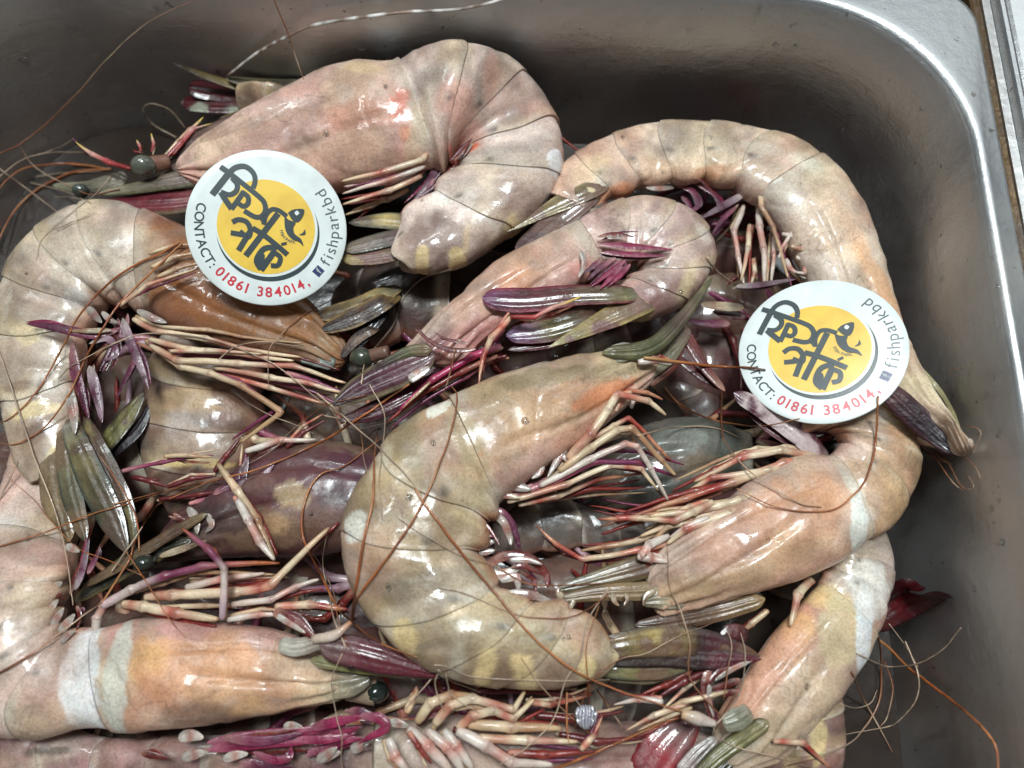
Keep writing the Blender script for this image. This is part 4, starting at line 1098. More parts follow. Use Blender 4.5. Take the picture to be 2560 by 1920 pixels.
tail(B, 2, 6, ([(200, 190, 150), (150, 130, 96), (190, 172, 110)], [40, 70, 70, 40, 8], [(1720, 1180, 2), (1480, 1290, 1), (1180, 1455)], (214, 196, 150), (120, 96, 84)), ([(206, 186, 140), (150, 120, 104), (96, 66, 72)], [36, 80, 86, 60], [(1690, 1240, 1), (1500, 1380), (1230, 1590)], (96, 74, 60), (110, 84, 76)),
     ([(176, 170, 160), (84, 56, 60), (58, 34, 42)], [40, 84, 92, 66], [(1720, 1300), (1600, 1480, -1), (1350, 1700, -2)], (150, 60, 50), None), ([(196, 188, 170), (170, 150, 130), (140, 110, 100)], [30, 40, 40, 20], [(1730, 1330, 1), (1700, 1450, -2), (1640, 1640, -4)], None, None))
tube('tail_joint', B, [(1600, 1190, 3), (1700, 1210, 4), (1745, 1240, 3)], [30, 44, 36, 24], [(196, 184, 146), (206, 192, 154), (190, 172, 136)], k=2, h=3)
blade('antennal_scale', B, [(1400, 840), (1540, 970), (1690, 1110), (1835, 1245)], [50, 72, 70, 56, 22], [(120, 60, 60), (66, 34, 44), (50, 30, 42), (40, 36, 46)], k=6, h=17, thick=.22, edge=(90, 40, 52), roll=-14)
blade('rostrum', B, [(1600, 720), (1720, 860), (1800, 990), (1865, 1160)], [14, 18, 14, 6], [(206, 196, 150), (196, 186, 140), (176, 168, 120), (150, 140, 110)], k=6, h=14, thick=.5)
blade('head_plate', B, [(1400, 930), (1550, 1080), (1700, 1230), (1790, 1290)], [60, 66, 40, 14], [(170, 120, 96), (176, 150, 120), (150, 110, 90), (170, 160, 130)], k=6, h=-6, thick=.3, edge=(120, 40, 40))
eye(B, 1705, 735, 68, k=6, h=-8, col=(120, 126, 118), col2=(84, 90, 84))
eye(B, 1790, 748, 20, k=6, h=-8, col=(190, 196, 190), col2=(84, 90, 84))
whisk(B, 6, -4, ('b', 4, [(1840, 1230, 1), (1920, 1300), (1960, 1370), (1880, 1370)]), ('b', 4, [(1770, 1280), (1850, 1420, -1), (1920, 1420, -2), (1880, 1350, -2)]), ('b', 5, [(1700, 1250), (1800, 1390), (1860, 1440)]), ('b', 4, [(1860, 1070), (1930, 1080), (1960, 1120), (1900, 1240)]), ('b', 4, [(1790, 750), (1850, 740), (1915, 705)]))
tube('walking_leg', B, [(1450, 740), (1500, 840), (1560, 900), (1660, 975)], [9, 9, 8, 6], STY['r'], k=2, h=-4)

# ---------------- C
tail(C_, 5, 9, ([(186, 184, 172), (170, 164, 120), (120, 70, 66), (96, 46, 52), (130, 66, 110)], [46, 70, 80, 92, 76], [(1900, 340, 2), (1600, 345, 2), (1300, 375, 2), (1020, 365, 2)], (150, 50, 72), None),
     ([(190, 180, 150), (150, 120, 110), (176, 150, 90), (214, 204, 150)], [90, 86, 54, 8], [(2000, 400, 0), (1750, 520, 0), (1435, 675, 0)], (196, 176, 110), (116, 78, 80)), ([(160, 120, 120), (116, 84, 72), (130, 118, 60), (136, 84, 150)], [50, 84, 86, 54], [(1700, 480, -1), (1450, 560, -1), (1170, 600, -1)], (110, 44, 56), None),
     ([(170, 60, 70), (110, 24, 34), (96, 20, 34)], [20, 36, 36, 14], [(1650, 600, -3), (1420, 650, -3), (1180, 690, -3)], None, None))
legs(C_, 5, 12, ('y', [24, 22, 22, 10], [(1190, 495, 2), (1345, 492, 3), (1480, 420, 4), (1650, 342, 4)]), ('k', [26, 28, 24, 8], [(1200, 490, 1), (1080, 620, 1), (1035, 740), (1000, 935)]))
legs(C_, 5, 5, ('m', [34, 36, 30, 18], [(1140, 660), (960, 740), (720, 880), (500, 1070)]), ('r', [26, 30, 26, 16], [(1120, 720, -2), (900, 830, -2), (640, 980, -2), (430, 1140, -2)]), ('m', [26, 26, 22, 16], [(1150, 560), (1050, 680), (980, 740)]), ('t', [14, 14, 12, 5], [(700, 900, 2), (600, 990, 2), (520, 1060, 2)]), ('d', 26, [(1180, 720, -3), (1000, 760, -4), (800, 860, -6)]))
blade('antennal_scale', C_, [(720, 720, 2), (480, 830, 1), (260, 930), (80, 1040)], [60, 110, 112, 80, 24], [(150, 110, 112), (104, 58, 74), (88, 40, 56), (70, 40, 48)], k=5, h=6, edge=(150, 140, 104), thick=.22)
blade('antennal_scale', C_, [(800, 830), (560, 970), (350, 1070), (120, 1140)], [40, 66, 70, 24], [(150, 70, 84), (110, 36, 56), (96, 34, 50), (90, 60, 60)], k=5, h=2, thick=.25, edge=(70, 26, 36))
blade('rostrum', C_, [(700, 690, 4), (560, 700, 3), (380, 790, 2), (230, 890)], [46, 40, 26, 10], [(176, 150, 120), (110, 110, 80), (84, 66, 66), (120, 110, 90)], k=5, h=5, thick=.6)
swims(C_, 5, 11, ('r', [24, 26, 20, 6], [(960, 690), (820, 690), (700, 640), (600, 560)]), ('r', [12, 14, 12, 5], [(930, 650, 1), (800, 625, 1), (720, 580, 1)]), ('w', [36, 44, 40, 20], [(560, 880), (620, 840), (690, 800)]))
swims(C_, 0, 12, ('m', 11, [(1300, 528), (1370, 532), (1455, 540)]), ('m', 10, [(1300, 545), (1370, 550), (1440, 553)]), ('m', 9, [(1352, 562), (1318, 588), (1278, 618)]), ('m', 9, [(1345, 575), (1320, 600), (1295, 625)]), ('u', 9, [(1330, 556), (1295, 580), (1270, 605)]), ('u', 10, [(1300, 560), (1282, 575), (1262, 590)]), ('m', 8, [(1362, 570), (1340, 595), (1312, 620)]),
      ('w', 8, [(1310, 510), (1325, 512), (1345, 514)]), ('r', 7, [(1290, 512), (1330, 505), (1370, 512)]), ('w', 9, [(1255, 540), (1262, 570), (1250, 600)]))
eye(C_, 265, 745, 80, k=5, h=-4, col=(70, 78, 66), col2=(30, 34, 30), stalk=(430, 700, 2), sr=50, scol=(120, 96, 84))
whisk(C_, 5, 14, ('o', 12, [(560, 905, -4), (300, 1085, 0), (0, 1270, -2), (-400, 1440, -8), (-900, 1560, -14), (-1300, 1660, -16)]), ('g', 9, [(-20, 960), (350, 1285, 4), (580, 1520, 8), (660, 1659, 8)]), ('b', 9, [(850, 690), (810, 850), (770, 960)]), ('g', 8, [(60, 1060, -8), (200, 1190, -8), (480, 1130, -8)]), ('g', 8, [(20, 1100, -8), (160, 1140, -8), (120, 1180, -8)]))

# ---------------- D
legs(D_, 5, 8, ('c', [46, 42, 38, 34, 28, 20], [(1560, 1380, 2), (1700, 1220, 4), (1815, 1060, 5), (1875, 970, 6), (2060, 1010, 4), (2170, 1100, 2)]), ('t', [34, 34, 32, 26, 22], [(1500, 1450, 2), (1700, 1310, 3), (1870, 1185, 4), (1960, 1175, 4), (2162, 1390), (2230, 1480, -2)]), ('w', [30, 30, 28, 26, 16], [(1380, 1540, 1), (1700, 1380, 2), (1915, 1270, 3), (1990, 1290, 3), (2080, 1430), (2180, 1650, -4)]),
     ('u', [28, 28, 26, 22, 16], [(1200, 1600), (1500, 1500), (1740, 1390, 1), (2000, 1390), (2240, 1490, -4)]), ('c', [28, 26, 24, 22, 14], [(1180, 1640), (1550, 1530), (1830, 1410), (2020, 1430, -1), (2120, 1580, -4)]), ('k', [28, 30, 28, 20], [(1860, 1080, 2), (1940, 940, 2), (1990, 800, 2)]), ('w', [22, 24, 22, 14], [(1960, 1060), (2000, 920), (2010, 820)]),
     ('w', [36, 36, 30, 20], [(1990, 760, 5), (2090, 745, 5), (2200, 775, 3)]), ('k', [24, 26, 22, 14], [(1250, 1660, -3), (1500, 1600, -4), (1750, 1500, -5), (2050, 1460, -7)]), ('r', [20, 22, 20, 10], [(1400, 1640, -6), (1700, 1560, -7), (2050, 1560, -9)]))
swims(D_, 5, 10, ('w', 30, [(1560, 1270), (1500, 1370), (1430, 1490)]), ('w', 48, [(1120, 1500), (1220, 1540), (1330, 1570)]), ('w', 26, [(1400, 1400), (1380, 1460), (1330, 1500)]), ('w', 20, [(1500, 1330), (1560, 1380), (1590, 1330)]), ('c', 40, [(1060, 1540), (1130, 1590), (1260, 1620)]))
blade('rostrum', D_, [(1300, 762, 6), (1400, 752, 5), (1470, 690, 4), (1540, 598, 2)], [12, 22, 18, 13, 4], [(150, 140, 104), (120, 124, 88), (120, 96, 90), (130, 128, 90)], k=0, h=8, thick=.7, edge=(96, 100, 66))
blade('head_plate', D_, [(1390, 800), (1440, 765), (1490, 710)], [26, 24, 10], [(206, 200, 176), (186, 180, 150), (150, 120, 110)], k=0, h=6, thick=.5)
blade('head_plate', D_, [(1840, 720), (1920, 700), (2000, 690)], [60, 66, 40], [(206, 206, 184), (214, 210, 196), (190, 176, 156)], k=5, h=13, thick=.4)
blade('antennal_scale', D_, [(1395, 830), (1450, 780), (1480, 700)], [14, 18, 10], [(170, 120, 100), (140, 60, 50), (160, 120, 110)], k=0, h=4, thick=.3)
tail(D_, 0, 7, ([(196, 180, 130), (110, 84, 70), (206, 180, 110), (70, 40, 42), (110, 30, 48)], [12, 27, 30, 26, 10], [(1315, 1400, 1), (1420, 1385, 1), (1520, 1390), (1642, 1418, -1)], (70, 56, 48), (104, 78, 60)), ([(150, 146, 120), (96, 80, 70), (74, 44, 46), (120, 30, 50)], [12, 20, 22, 18, 6], [(1320, 1420), (1440, 1415), (1540, 1425), (1645, 1424)], (56, 40, 40), None),
     ([(130, 134, 110), (160, 150, 100), (120, 116, 84)], [10, 20, 20, 8], [(1320, 1445, -1), (1410, 1445, -2), (1500, 1435, -2)], (90, 96, 80), (110, 84, 66)), ([(150, 140, 110), (120, 100, 80)], [8, 14, 6], [(1330, 1460, -3), (1400, 1462, -4), (1470, 1455, -4)], None, None))
swims(D_, 8, 8, ('w', 34, [(930, 60), (1010, 90), (1090, 100)]), ('w', 32, [(940, 140), (1020, 180), (1090, 190)]), ('w', 30, [(950, 220), (1040, 240), (1110, 230)]), ('w', 30, [(980, 290), (1040, 300), (1100, 290)]), ('u', 34, [(1060, 30, -1), (1150, 60, -1), (1220, 160, -2), (1260, 290, -3)]), ('w', 30, [(1080, 60), (1150, 110, 1), (1190, 200), (1200, 260)]),
      ('r', [26, 40, 38, 30, 12], [(1030, 410), (1150, 330, 1), (1310, 340, 1), (1420, 440), (1430, 530)]), ('w', 24, [(1190, 350, 3), (1300, 350, 3), (1400, 380, 3)]), ('w', 40, [(1060, 430, 2), (1150, 440, 2), (1260, 400, 2)]), ('r', 22, [(1200, 400, 3), (1280, 390, 3), (1400, 450, 2)]), ('w', 34, [(1130, 480, 2), (1230, 460, 2), (1250, 560, 2)]), ('w', 34, [(1170, 560, 4), (1320, 570, 4), (1470, 620, 3)]),
      ('r', 16, [(950, 40, 3), (1060, 150, 3), (1130, 260, 3)]), ('r', 20, [(1260, 420, 1), (1340, 470), (1360, 560)]))
whisk(D_, 8, 20, ('o', 13, [(600, -90, 3), (660, 0, 3), (900, 320, 3), (1150, 620, 1), (1400, 900, -2), (1700, 1100, -6), (2180, 1275, -6), (2400, 1340, -8)]))

# ---------------- E
legs(E_, 4, 2, ('c', 30, [(850, 490, 3), (1000, 560, 3), (1300, 620, 3), (1500, 685, 2), (1900, 740)]), ('c', 28, [(950, 610, 2), (1200, 685, 2), (1600, 735, 1), (1850, 760)]), ('c', 32, [(960, 650), (1130, 755, 1), (1500, 785, 1), (1850, 790), (2190, 905, -2)]), ('t', [30, 30, 30, 26, 28, 22], [(930, 620, -2), (1150, 795), (1320, 845), (1520, 925), (1770, 1075), (1510, 1270, -3)]),
     ('c', 28, [(1350, 810, -1), (1700, 865, -1), (1950, 900, -2), (2160, 965, -3)]), ('k', 24, [(1280, 835, -3), (1700, 930, -3), (1900, 985, -4), (2080, 1045, -5)]), ('u', 26, [(1800, 830, -2), (2000, 895, -3), (2200, 975, -4)]), ('c', 22, [(760, 410, 6), (940, 275, 8), (1230, 190, 8)]), ('t', 26, [(960, 170, 6), (1100, 110, 6), (1260, 70, 5)]), ('t', 24, [(1000, 230, 5), (1120, 180, 6), (1270, 140, 5)]), ('c', 22, [(1080, 690, 3), (1300, 700, 3), (1650, 720, 2)]), ('d', 22, [(1500, 880, -5), (1800, 960, -6), (2050, 1010, -6)]), ('t', 20, [(940, 90, 5), (1080, 40, 5), (1240, 20, 4)]))
swims(E_, 4, 5, ('u', 46, [(740, 570, 1), (560, 590, 3), (330, 545, 4), (165, 525, 4)]), ('t', 26, [(700, 565, 3), (560, 570, 4), (440, 570, 4)]), ('p', 46, [(560, 790), (590, 900), (620, 1020), (640, 1150)]), ('p', 42, [(770, 490), (810, 620), (870, 760), (935, 940)]), ('u', 38, [(450, 640), (480, 820), (520, 980), (560, 1130)]), ('u', 26, [(740, 490), (740, 620), (640, 830)]), ('p', 30, [(560, 650, 2), (680, 620, 2), (730, 720, 2), (640, 760, 1)]), ('r', 30, [(440, 700, -3), (480, 900, -3), (520, 1150, -3)]),
      ('w', 34, [(550, 420, 2), (590, 470, 2), (640, 520, 2)]), ('w', 26, [(640, 450, 3), (690, 500, 3), (740, 520, 2)]), ('w', 42, [(430, 930, 1), (460, 1080, 1), (470, 1220, 1)]), ('u', 24, [(880, 690, -2), (800, 850, -3), (725, 1010, -4)]), ('w', 34, [(860, 440, 4), (960, 490, 4), (1050, 520, 3)]), ('r', 22, [(680, 620, -4), (700, 720, -5), (660, 830, -5)]))
GT = (70, 84, 78)
tail(E_, 0, 3, ([(170, 176, 170), (150, 140, 96), (110, 100, 76), (84, 82, 62)], [16, 27, 30, 26, 8], [(160, 945, 2), (195, 1030, 2), (235, 1110, 1), (275, 1195)], GT, (90, 74, 62)), ([(206, 190, 130), (130, 112, 84), (150, 136, 84), (90, 86, 66)], [16, 28, 30, 24, 8], [(190, 945, 0), (235, 1040, 0), (265, 1110, -1), (288, 1190, -2)], GT, (84, 66, 58)),
     ([(170, 172, 168), (140, 132, 100), (100, 92, 74)], [14, 22, 22, 10], [(140, 955), (150, 1050), (185, 1170)], GT, (116, 96, 74)), ([(150, 132, 110), (176, 150, 110)], [20, 30, 14], [(110, 1000, -2), (120, 1080, -3), (150, 1170, -4)], None, None))
whisk(E_, 4, 14, ('o', 12, [(1130, 15, 2), (1000, 90, 2), (800, 185, 2), (620, 330), (480, 510), (380, 700), (250, 925, -3), (100, 1092, -5), (-40, 1165, -8)]), ('o', 11, [(1150, 20, 3), (1020, 135, 2), (800, 350), (690, 490), (560, 700), (490, 860), (430, 980), (300, 1155, -2), (180, 1245, -3), (80, 1282, -4), (-30, 1265, -6)]),
      ('g', 9, [(-20, 650), (80, 960), (190, 1290, -4), (330, 1659, -5), (400, 1900, -6), (460, 2300, -7)]), ('g', 10, [(-20, 1650, -10), (60, 1500, -10), (110, 1390, -10)]), ('g', 7, [(620, 690, -6), (900, 592, -4), (1300, 622, -4), (1700, 765, -4), (2000, 1000, -4), (2200, 1130, -5)]), ('g', 6, [(1370, 755, -5), (1480, 672, -5), (1650, 640, -5), (1890, 662, -5)]), ('g', 7, [(1450, 945, -6), (1650, 1080, -6), (1900, 1180, -6)]),
      ('g', 6, [(370, 870, -2), (480, 770, -2), (800, 620, -3)]), ('b', 6, [(2162, 330, -2), (1900, 480, -4), (1780, 580, -4), (1690, 700, -5), (1690, 930, -6)]))
blade('head_plate', E_, [(1890, 720), (2000, 740), (2100, 790)], [50, 66, 40], [(206, 216, 206), (196, 210, 204), (150, 160, 150)], k=4, h=-6, thick=.5, mott=(90, 110, 84))

# ---------------- F and other glimpsed tails
tail(F_, 4, -6, ([(196, 172, 100), (150, 146, 84), (176, 170, 110), (70, 60, 52)], [40, 66, 60, 20], [(650, 1290), (780, 1130), (900, 960)], (60, 50, 50), (90, 70, 60)), ([(70, 64, 68), (60, 50, 60), (40, 30, 36)], [40, 50, 40, 20], [(720, 1310, -2), (860, 1190, -2), (960, 1010, -3)], None, None))
tail(N_, 5, -4, ([(150, 150, 140), (196, 176, 120), (84, 64, 56)], [40, 64, 66, 40], [(410, 330), (220, 420), (-20, 480)], (206, 176, 120), (60, 50, 46)), ([(190, 160, 110), (110, 84, 66), (46, 34, 34)], [40, 70, 70, 30], [(410, 380, 1), (230, 480, 1), (0, 570, 1)], (196, 160, 100), (54, 42, 40)), ([(60, 50, 56), (44, 34, 40)], [40, 60, 20], [(370, 470, -2), (270, 590, -2), (200, 720, -3)], None, None),
     ([(200, 160, 120), (150, 120, 100), (50, 40, 40)], [24, 40, 20], [(330, 560, -1), (230, 620, -1), (130, 740, -2)], None, (50, 40, 40)))

# ---------------- G
legs(G_, 4, -2, ('d', 28, [(1350, 1450), (1430, 1350), (1510, 1240)]), ('u', 26, [(1500, 1590), (1530, 1450), (1550, 1300)]), ('w', 32, [(1540, 1320, 1), (1750, 1250, 1), (1990, 1250)]), ('d', 24, [(830, 1500), (950, 1530), (1060, 1560)]), ('d', 26, [(1050, 1560), (1200, 1500), (1360, 1470)]), ('u', 20, [(700, 1475, 2), (1000, 1410, 2), (1350, 1350, 2)]), ('d', 26, [(1790, 1300), (1900, 1200), (2050, 1130)]),
     ('t', [24, 34, 34, 30], [(1370, 1400, 6), (1480, 1560, 6), (1620, 1760, 6), (1730, 2010, 6)]), ('u', 24, [(1180, 1655), (1350, 1600), (1540, 1540)]), ('d', 24, [(1000, 1640), (1250, 1590), (1420, 1560)]), ('t', 22, [(1020, 1370, 3), (1180, 1365, 3), (1340, 1360, 3)]), ('d', 20, [(1600, 1400), (1750, 1350), (1950, 1320)]))
swims(G_, 4, 0, ('p', 40, [(1560, 1610), (1620, 1520), (1720, 1410)]), ('p', 30, [(1480, 1610), (1530, 1490), (1560, 1360)]), ('u', 30, [(1340, 1600), (1450, 1540), (1560, 1500)]))
blade('rostrum', G_, [(470, 610), (700, 450), (900, 330), (1200, 230)], [30, 62, 74, 40], [(96, 90, 72), (52, 54, 46), (44, 46, 40), (84, 80, 60)], k=7, h=-2, thick=.4, edge=(130, 116, 76))
blade('antennal_scale', G_, [(520, 520), (800, 360), (1100, 170), (1300, 60)], [20, 34, 36, 20], [(120, 96, 70), (150, 126, 96), (116, 84, 64), (150, 130, 90)], k=7, h=1, thick=.4)
eye(G_, 910, 375, 62, k=7, h=2, col=(46, 52, 46), col2=(22, 26, 24))
swims(G_, 7, 0, ('w', 34, [(1180, 20), (1230, 100), (1240, 190)]), ('w', 26, [(1300, 60), (1330, 130), (1290, 180)]), ('t', 30, [(1000, 330), (1150, 280), (1300, 230)]), ('r', 20, [(1090, 60), (1160, 100), (1230, 60)]))

# ---------------- H
legs(H_, 7, 4, ('w', [34, 36, 32, 26], [(590, 830), (610, 720), (660, 620, 1), (760, 560, 1)]), ('l', [40, 38, 34, 30, 22], [(640, 640, 3), (820, 540, 3), (1040, 450, 3), (1270, 378, 3), (1760, 378, 2)]), ('c', [34, 42, 40, 38, 30], [(910, 585, 1), (1080, 568, 1), (1480, 560, 1), (1700, 520, 1), (2070, 145)]), ('c', [36, 42, 40, 34], [(770, 620, 2), (900, 640, 2), (1120, 685, 3), (1370, 725, 4)]), ('w', 34, [(1170, 520), (1400, 470), (1670, 440)]),
     ('l', [34, 28, 28, 16], [(1385, 730, 6), (1410, 400, 9), (1300, 275, 8), (1130, 155, 6)]), ('w', 28, [(1440, 640, 2), (1700, 600, 2), (1860, 520, 1), (2010, 470)]), ('w', 26, [(1420, 730, 4), (1620, 695, 4), (1780, 690, 3)]), ('k', 36, [(1720, 640, 1), (1950, 630), (2200, 645, -1)]), ('w', [34, 36, 34, 24], [(1480, -30, 4), (1560, 100, 4), (1640, 240, 4), (1725, 360, 4)]), ('t', 24, [(900, 650, -1), (1300, 640, -1), (1700, 640, -2)]), ('k', 24, [(1200, 480, -3), (1500, 500, -3), (1800, 480, -4)]), ('d', 24, [(1500, 680), (1700, 660), (1950, 700)]))
swims(H_, 7, 5, ('w', 44, [(270, 560), (330, 530), (390, 490)]), ('w', 36, [(280, 700), (320, 650), (365, 600)]), ('w', 32, [(320, 770), (360, 710), (400, 650)]), ('w', 34, [(370, 810), (420, 750), (470, 690)]), ('r', 22, [(260, 600), (320, 590), (390, 560)]), ('p', 30, [(470, 540), (520, 400), (560, 210)]), ('u', 24, [(550, 440), (590, 360), (625, 285)]), ('r', 22, [(440, 570), (470, 460), (510, 350)]), ('r', [40, 50, 44, 10], [(1720, 670, 4), (1850, 740, 5), (2005, 865, 5)]), ('w', [20, 22, 18, 8], [(1740, 700, 6), (1820, 750, 6), (1920, 810, 6)]), ('w', 30, [(410, 260), (460, 280), (500, 300)]), ('r', 18, [(480, 640), (500, 700), (480, 800)]), ('w', 24, [(380, 880, 2), (430, 820, 2), (470, 800, 2)]))
blade('antennal_scale', H_, [(690, 1392, 2), (780, 1412, 2), (870, 1436, 1), (948, 1458)], [22, 30, 28, 18, 8], [(170, 140, 136), (130, 60, 70), (116, 44, 56), (150, 50, 64)], k=0, h=8, thick=.22, edge=(84, 30, 40))
blade('rostrum', H_, [(670, 1425), (780, 1442), (880, 1455), (950, 1464)], [12, 12, 9, 4], [(196, 190, 150), (176, 174, 96), (150, 146, 84), (196, 170, 150)], k=0, h=6, thick=.7)
blade('head_plate', H_, [(690, 1480), (760, 1470), (800, 1460)], [30, 30, 14], [(206, 190, 156), (196, 186, 160), (176, 176, 160)], k=0, h=1, thick=.5)
blade('head_plate', H_, [(1750, 880), (1850, 900), (1960, 880), (2160, 810)], [40, 52, 44, 34], [(206, 204, 188), (214, 208, 196), (190, 176, 160), (206, 192, 178)], k=7, h=9, thick=.4)
tube('antenna_base', H_, [(-40, 850, -2), (90, 825), (195, 742)], [26, 34, 26, 12], [(206, 186, 168), (214, 198, 184), (190, 130, 90)], k=8, h=12)
eye(H_, 812, 1494, 25, k=0, h=-5, col=(44, 54, 50), col2=(16, 20, 20), stalk=(750, 1488, 0), sr=26)
whisk(H_, 8, 17, ('o', 15, [(195, 745, -2), (215, 620), (265, 300, 5), (330, -20, 6), (340, -250, 4), (360, -450, 0)]), ('o', 12, [(205, 720, -2), (250, 570), (450, 300, 6), (640, 0, 7), (800, -380, 6), (860, -660, 4), (830, -740, 2)]), ('o', 12, [(215, 750), (100, 640, 2), (0, 430, 2), (-110, 200, 1), (-90, -30), (0, -180, -2), (150, -240, -4), (340, -380, -4), (480, -460, -4)]), ('o', 10, [(200, 750), (380, 870, -1), (620, 970, 2)]))
whisk(H_, 7, 12, ('b', 10, [(-20, 1070), (200, 940), (470, 740, 2), (640, 620, 2)]), ('o', 10, [(640, 620), (800, 370), (850, 230, 1), (950, 60, 1), (1040, -20, 1), (1400, -180)]), ('g', 9, [(700, 420), (800, 290), (900, 140)]), ('o', 9, [(-20, 270), (300, 170, 2), (600, 60, 2), (1000, -60, 1)]))
whisk(H_, 8, 9, ('g', 5, [(720, 1010), (800, 1020), (1000, 1090, -2), (1500, 1110, -4), (1830, 1100, -4)]), ('g', 7, [(740, 1060), (720, 1120, -2), (740, 1210, -4), (780, 1300, -6)]), ('g', 7, [(700, 1090), (650, 1150, -2), (580, 1230, -4), (540, 1290, -6)]), ('g', 6, [(790, 1070), (800, 1130, -2), (830, 1200, -4), (1000, 1310, -8)]), ('g', 6, [(740, 1040), (830, 1110, -2), (1010, 1180, -4)]))
blade('head_plate', H_, [(700, 1000), (740, 1020), (800, 1090)], [20, 40, 14], [(214, 206, 190), (206, 196, 180), (190, 176, 160)], k=8, h=10, thick=.3)

# ---------------- J
legs(J_, 0, 6, ('k', [13, 13, 11, 9, 6], [(1790, 995, 1), (1690, 1000, 2), (1580, 1040, 1), (1480, 1080), (1330, 1128, -3)]), ('r', [10, 11, 10, 6], [(1720, 1010), (1620, 1030), (1500, 1062, -1), (1350, 1105, -4)]), ('c', [13, 12, 11, 9], [(1700, 1030, 3), (1600, 1078, 3), (1500, 1110, 2), (1400, 1120, 1)]), ('c', [12, 12, 10, 8], [(1660, 1060, 3), (1580, 1110, 3), (1480, 1150, 2), (1440, 1180, 1)]), ('c', [12, 12, 10, 7], [(1640, 1075, 2), (1540, 1110, 1), (1470, 1130), (1380, 1160, -2)]), ('r', [10, 10, 9, 6], [(1560, 1060, -3), (1440, 1110, -4), (1300, 1150, -6)]))
legs(J_, 8, 4, ('k', [26, 28, 24, 10], [(2260, 130, 3), (2050, 100, 2), (1880, 85, 1), (1740, 80)]), ('k', [24, 24, 22, 20, 8], [(2300, 250), (2000, 290), (1650, 345), (1480, 245, 1), (1350, 125, 1)]), ('t', [22, 24, 22, 14], [(2260, 130, -1), (2000, 230, -2), (1800, 260, -3), (1640, 290, -4)]), ('w', [30, 38, 42, 36], [(2190, 215, 1), (2060, 260, 2), (2020, 330, 2), (2170, 350, 0)]), ('r', [20, 20, 18, 10], [(2200, 20, -5), (2000, 60, -6), (1700, 0, -8)]))
legs(J_, 9, 6, ('c', [32, 30, 26, 16], [(420, -10, 3), (310, 60, 3), (200, 115, 2), (-20, 90)]), ('t', [26, 24, 20, 14], [(330, 120, 1), (160, 140), (0, 275, -2)]), ('w', [24, 26, 22, 16], [(400, 90, 3), (260, 150, 2), (170, 210, 1)]), ('w', [30, 36, 36, 20], [(-20, 310), (60, 320), (160, 340, 1)]))
legs(J_, 6, 4, ('c', [30, 30, 26, 18], [(1010, 1250, 3), (800, 1215, 4), (560, 1260, 3), (300, 1400)]), ('c', [26, 26, 24, 18], [(920, 1280, 4), (740, 1320, 4), (400, 1370, 2), (250, 1470)]), ('r', [22, 24, 20, 14], [(860, 1215), (640, 1230), (420, 1320), (180, 1460, -3)]))
blade('rostrum', J_, [(1500, 1195), (1420, 1215), (1330, 1240), (1200, 1275)], [16, 26, 22, 8], [(176, 150, 130), (140, 108, 100), (130, 110, 84), (150, 140, 110)], k=0, h=3, thick=.3, edge=(120, 110, 70))
blade('head_plate', J_, [(2300, 500), (2050, 545), (1750, 560), (1480, 605)], [50, 54, 46, 20], [(190, 164, 134), (170, 146, 112), (176, 146, 110), (160, 146, 120)], k=8, h=3, thick=.5)
blade('head_plate', J_, [(720, 545, 2), (450, 620), (150, 680), (-30, 700)], [40, 52, 44, 20], [(190, 160, 110), (150, 120, 96), (120, 90, 76), (104, 84, 70)], k=9, h=2, thick=.4)
blade('head_plate', J_, [(260, 560), (120, 540), (10, 560)], [44, 60, 30], [(206, 196, 170), (196, 184, 156), (150, 140, 116)], k=9, h=5, thick=.5)
swims(J_, 8, 6, ('t', [26, 28, 20, 5], [(1530, 590), (1500, 560), (1500, 525)]), ('t', [20, 22, 16, 5], [(1840, 560, 1), (1850, 610, 1), (1880, 640, 1)]), ('t', [20, 24, 16, 5], [(2110, 540, 1), (2050, 580, 1), (2030, 640, 1)]), ('t', [16, 18, 14, 5], [(1600, 600), (1570, 660), (1540, 740)]), ('t', [14, 16, 12, 5], [(1920, 560, 1), (1930, 600, 1), (1910, 640, 1)]))
tail(J_, 6, 6, ([(196, 180, 176), (130, 60, 80), (110, 40, 66), (90, 36, 60)], [40, 66, 64, 40], [(1000, 1190), (800, 1030), (540, 880)], (80, 24, 44), (206, 190, 190)), ([(206, 190, 180), (150, 70, 80), (90, 30, 44)], [30, 46, 40, 16], [(1010, 1220, -2), (820, 1120, -2), (620, 990, -3)], None, None))
swims(J_, 6, 2, ('r', [20, 46, 44, 14], [(490, 870), (380, 740), (280, 590), (190, 450)]), ('d', [20, 40, 40, 16], [(470, 860, -2), (320, 760, -2), (160, 630, -2)]), ('r', [20, 30, 26, 10], [(60, 760, -3), (30, 840, -3), (-40, 960, -3)]), ('u', [30, 40, 30, 14], [(520, 480, -10), (400, 480, -10), (270, 470, -10)]), ('t', [30, 44, 40, 20], [(600, 390, -6), (470, 380, -6), (350, 370, -6)]), ('d', [30, 40, 30, 14], [(620, 440, -9), (500, 430, -9), (420, 410, -9)]))
whisk(J_, 6, 14, ('o', 10, [(1372, 900, 0), (1365, 1100), (1350, 1230), (1300, 1380), (1230, 1470), (1090, 1560), (800, 1540), (560, 1430)]), ('b', 8, [(470, 870, -4), (470, 1050, -4), (500, 1180, -3), (640, 1340), (900, 1510, 2), (1050, 1540, 2)]), ('g', 8, [(-10, 1125), (200, 1078, -2), (420, 1080, -4), (570, 1135, -6)]), ('o', 9, [(140, 850, -4), (250, 960, -4), (450, 1042, -3), (700, 1072, 0), (920, 1030, 2)]))
WH.append((D_, 6, [(20, 678), (300, 712), (560, 735), (725, 748)], 10, [(190, 146, 100), ORG, BRN, (80, 56, 44)]))

